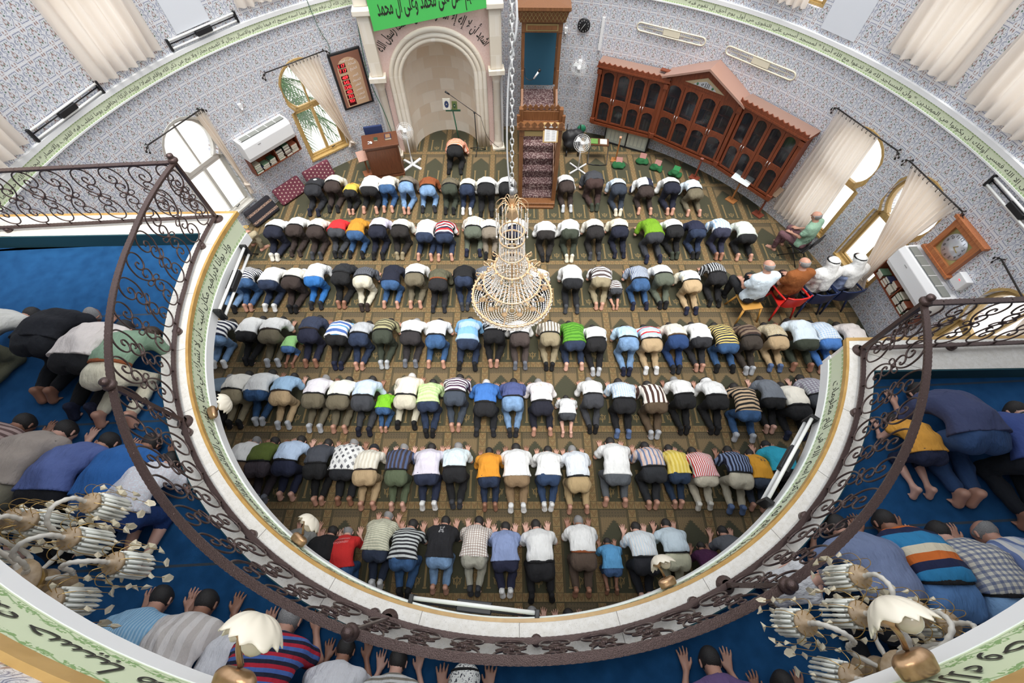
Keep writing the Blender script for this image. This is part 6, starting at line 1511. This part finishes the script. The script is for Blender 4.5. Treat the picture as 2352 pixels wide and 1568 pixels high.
for k in range(16):
    a = 2*math.pi*k/16; R1 = .19 if k % 2 else .15
    q = MB(); P = [(0, 0, 4.45), (R1*.5*math.cos(a), R1*.5*math.sin(a), 4.58), (R1*math.cos(a), R1*math.sin(a), 4.50), (R1*1.06*math.cos(a), R1*1.06*math.sin(a), 4.40)]; q.tube(catmull(P, 5), .005, 5); q.build('fountain_arm', GO, CH)
    q = MB(); beads(q, [P[-1], (P[-1][0], P[-1][1], 4.12)]); q.ball((P[-1][0], P[-1][1], 4.09), .014, 6, None, (1, 1, 2)); q.build('bead_drop', CRY, CH)
for r_, z_, t_ in ((.15, 4.12, .011), (.155, 3.98, .012), (.165, 3.72, .012), (.235, 3.48, .016), (.40, 3.16, .013), (.30, 3.02, .011), (.575, 2.86, .018)):
    q = MB(); ringof(q, r_, z_, t_)
    if r_ in (.235, .575):
        n = 24 if r_ < .3 else 48
        for k in range(n): a = 2*math.pi*k/n; q.ball(((r_+.012)*math.cos(a), (r_+.012)*math.sin(a), z_+.012*(k % 2)), .017, 6)
    q.build('gilt_ring', GO, CH)
def tier(r0, z0, r1, z1, n, sag, off=0):
    for k in range(n):
        a = 2*math.pi*(k+off)/n; q = MB(); P = []
        for t in np.linspace(0, 1, 6): rr = r0+(r1-r0)*t**sag; P.append((rr*math.cos(a), rr*math.sin(a), z0+(z1-z0)*t))
        beads(q, P); o = q.build('bead_string', CRY, CH)
tier(.15, 4.12, .155, 3.98, 16, 1); tier(.155, 3.98, .165, 3.72, 24, 1); tier(.165, 3.72, .20, 3.50, 24, 1.5, .5); tier(.215, 3.48, .40, 3.16, 40, 2.2); tier(.17, 3.48, .30, 3.03, 24, 1.8, .5)
q = MB()
for rr, zz in ((.555, 2.78), (.535, 2.72), (.51, 2.67), (.48, 2.625), (.445, 2.585), (.41, 2.55), (.37, 2.52), (.33, 2.495), (.29, 2.475), (.25, 2.46), (.21, 2.45), (.17, 2.44), (.13, 2.435), (.09, 2.43), (.05, 2.43)): beads(q, [(rr*math.cos(a), rr*math.sin(a), zz) for a in np.linspace(0, 2*math.pi, max(16, int(rr*90)))], .0115, .026)
q.build('bead_bowl', CRY, CH, kind='stuff')
q = MB()
for k in range(56):
    a = 2*math.pi*k/56; beads(q, [(.585*math.cos(a), .585*math.sin(a), 2.85), (.590*math.cos(a), .590*math.sin(a), 2.77)], .010, .02); b = a+.056
    beads(q, [(.58*math.cos(a), .58*math.sin(a), 2.84), (.60*math.cos(b), .60*math.sin(b), 2.80), (.58*math.cos(b+.056), .58*math.sin(b+.056), 2.84)], .008, .02)
q.build('bead_fringe', CRY, CH, kind='stuff')
q = MB()
for k in range(40):
    a = 2*math.pi*k/40; beads(q, [(.40*math.cos(a), .40*math.sin(a), 3.16), (.40*math.cos(a), .40*math.sin(a), 3.06)], .011, .022); beads(q, [(.30*math.cos(a), .30*math.sin(a), 3.02), (.29*math.cos(a), .29*math.sin(a), 2.86)], .009, .022)
q.build('bead_fringe', CRY, CH, kind='stuff')
for k in range(6): a = 2*math.pi*(k+.3)/6; q = MB(); q.tube([(.03*math.cos(a), .03*math.sin(a), 2.98), (.57*math.cos(a), .57*math.sin(a), 2.86)], .008, 5); q.build('strut', GO, CH)
for k in range(14):
    a = 2*math.pi*k/14; rr = .47; b = MB(); b.lathe([(.0, 2.97), (.038, 2.985), (.042, 3.0), (.016, 3.01), (.016, 3.05), (.0, 3.05)], 10, Matrix.Translation((rr*math.cos(a), rr*math.sin(a), 0))); cu = b.build('candle_cup', GO, CH)
    b = MB(); b.lathe([(.013, 3.05), (.022, 3.075), (.015, 3.11), (.0, 3.135)], 10, Matrix.Translation((rr*math.cos(a), rr*math.sin(a), 0))); b.build('bulb', GLB, cu)
    b = MB(); b.tube(catmull([(.06*math.cos(a), .06*math.sin(a), 2.95), (.3*math.cos(a), .3*math.sin(a), 2.86), (rr*math.cos(a), rr*math.sin(a), 2.97)], 5), .007, 5); b.build('branch', GO, CH)
for k in range(14):
    a = 2*math.pi*(k+.5)/14; c_, s_ = math.cos(a), math.sin(a)
    for r0_, z0_, u_ in ((.23, 3.49, 1), (.40, 3.17, 1.1)):
        q = MB(); q.tube(catmull([((r0_+dr*u_)*c_, (r0_+dr*u_)*s_, z0_+dz*u_) for dr, dz in ((0, 0), (.05, .03), (.10, .02), (.115, -.02), (.085, -.04), (.065, -.015))], 4), .0075, 5); q.ball(((r0_+.10*u_)*c_, (r0_+.10*u_)*s_, z0_+.03), .012, 6); q.build('gilt_scroll', GO, CH)
rr_ = random.Random(9)
for k in range(16): a = rr_.uniform(0, 6.28); b = rr_.uniform(.2, .42); q = MB(); q.box(-.02, .02, -.004, .004, -.05, .05, Matrix.Translation((b*math.cos(a), b*math.sin(a), rr_.uniform(3.0, 3.2))) @ Matrix.Rotation(rr_.uniform(0, 3), 4, 'Z') @ Matrix.Rotation(rr_.uniform(-.8, .8), 4, 'X')); q.build('prism_pendant', newmat('cut_glass_pendant', (.85, .86, .88), .05), CH)
q = MB(); WH = newmat('white_painted_chain', (.72, .72, .70), .4)
for k in range(52):
    z = 4.72+k*.066; c_ = [(.016*math.cos(t), 0, z+.040*math.sin(t)) if k % 2 else (0, .016*math.cos(t), z+.040*math.sin(t)) for t in np.linspace(0, 2*math.pi, 11)[:-1]]; q.tube(c_, .0065, 5, closed=True)
q.build('chain', WH, CH)
q = MB(); q.tube(catmull([(-.02, .03, 4.7), (-.05, .04, 5.2), (-.03, .02, 5.9), (.04, -.02, 6.4), (-.03, .02, 7.0), (0, 0, 8.1)], 6), .009, 6); q.build('flex_cord', newmat('white_flex', (.8, .8, .8), .4), CH)
q = MB(); q.tube([(0, 0, 4.62), (.0, 0, 4.75)], .03, 8); q.build('ceiling_hook', M['steel'], CH)
# ================================================================ two many-armed glass chandeliers
GLA = newmat('rope_glass', (.74, .70, .62), .1, 0, Alpha=.85); ROD = newmat('frosted_glass_rods', (.86, .87, .80), .3); PET = newmat('cream_glass_petals', (.78, .70, .52), .25); CUP = speck('golden_brown_dish', (.36, .25, .14), (.46, .34, .22), 60, .35); BRS = newmat('bright_brass', (.55, .36, .12), .3, .8)
def armmeshes():
    d = {}; E_ = Vector((.0, 0, 0))
    q = MB(); P = catmull([(-.32, 0, -.02), (-.22, 0, -.05), (-.16, 0, .02), (-.12, 0, .12), (-.05, 0, .155), (.0, 0, .10), (0, 0, .02)], 8); q.tube(P, [.0105+.0018*math.sin(i*1.9) for i in range(len(P))], 8); d['glass_arm'] = q.mesh('arm'), GLA
    q = MB(); q.lathe([(0, .03), (.014, .028), (.016, .008), (.046, .004), (.050, -.006), (.036, -.014), (.034, -.035), (.0, -.036)], 24); d['dish'] = q.mesh('dish'), CUP
    q = MB()
    for n, r_ in ((16, .050), (10, .032)):
        for k in range(n):
            a = 2*math.pi*k/n; x, y = r_*math.cos(a), r_*math.sin(a); q.tube([(x, y, -.03), (x, y, -.11), (x*1.03, y*1.03, -.114), (x*1.05, y*1.05, -.19), (x*1.0, y*1.0, -.21)], [.006, .0078, .005, .0075, .003], 6)
    d['glass_rods'] = q.mesh('rods'), ROD
    q = MB(); p_ = MB(); rs = random.Random(5)
    for k in range(9):
        a = 2*math.pi*k/9; c, s = math.cos(a), math.sin(a); h = rs.uniform(-.26, -.16); R1 = .095
        q.tube(catmull([(.03*c, .03*s, .0), (.06*c, .06*s, .035), (R1*c, R1*s, .0), (R1*1.03*c, R1*1.03*s, -.08), (R1*1.0*c, R1*c*0+R1*s, h)], 4), .0016, 4)
        m4 = Matrix.Translation((R1*c, R1*s, h-.02)) @ Matrix.Rotation(a, 4, 'Z') @ Matrix.Rotation(rs.uniform(-.5, .5), 4, 'Y') @ Matrix.Scale(1.15, 4); p_.add([(0, 0, .028), (.004, .019, .008), (.004, .013, -.022), (0, 0, -.032), (.004, -.013, -.022), (.004, -.019, .008), (-.012, 0, 0)], [(0, 1, 6), (1, 2, 6), (2, 3, 6), (3, 4, 6), (4, 5, 6), (5, 0, 6), (0, 5, 4, 3, 2, 1)], m4)
        h2 = h+.10; m4 = Matrix.Translation((R1*1.02*c, R1*1.02*s, h2)) @ Matrix.Rotation(a+1, 4, 'Z') @ Matrix.Scale(1.1, 4); p_.add([(0, 0, .022), (.004, .014, .004), (0, 0, -.026), (.004, -.014, .004), (-.010, 0, 0)], [(0, 1, 4), (1, 2, 4), (2, 3, 4), (3, 0, 4), (3, 2, 1, 0)], m4)
    d['leaf_wires'] = q.mesh('wires'), BRS; d['glass_petals'] = p_.mesh('petals'), PET
    for me, m in d.values(): me.materials.append(m)
    return d
AM = armmeshes()
def arms(x, y, z, lab, n=8, rot=0., s=1.):
    r = empty('glass_arm_chandelier', Matrix.Translation((x, y, z)) @ Matrix.Scale(s, 4), label=lab, cat='chandelier', group='many-armed glass chandeliers')
    q = MB(); q.lathe([(0, -.26), (.03, -.24), (.055, -.20), (.03, -.16), (.022, -.14), (.06, -.10), (.055, -.06), (.02, -.04), (.045, .0), (.085, .03), (.09, .045), (.05, .06), (.02, .10), (.018, .9)], 24); q.build('glass_stem', CUP, r); q = MB(); q.lathe([(.0, -.03), (.06, -.03), (.065, .02), (0, .02)], 20); q.build('brass_hub', BRS, r)
    for k in range(n):
        out = .36 if k % 2 == 0 else .25; zz = .0 if k % 2 == 0 else .10
        m4 = Matrix.Rotation(R(rot+360*k/n), 4, 'Z') @ Matrix.Translation((out, 0, zz)) @ Matrix.Scale(out/.34, 4, (1, 0, 0)) if False else Matrix.Rotation(R(rot+360*k/n), 4, 'Z') @ Matrix.Translation((out, 0, zz))
        a = link('glass_arm', AM['glass_arm'][0], None, r); a.matrix_local = m4
        for nm in ('dish', 'glass_rods', 'leaf_wires', 'glass_petals'):
            o = link(nm, AM[nm][0], None, a); 
            if nm != 'dish': o['kind'] = 'stuff'
    return r
p = on(62, 1335, 5.28); arms(p.x, p.y, p.z, 'many-armed glass chandelier at lower left of the picture', 12, 12, 1.2)
p = on(2060, 1550, 5.28); arms(p.x, p.y, p.z, 'many-armed glass chandelier at lower right of the picture', 12, 30, 1.2)
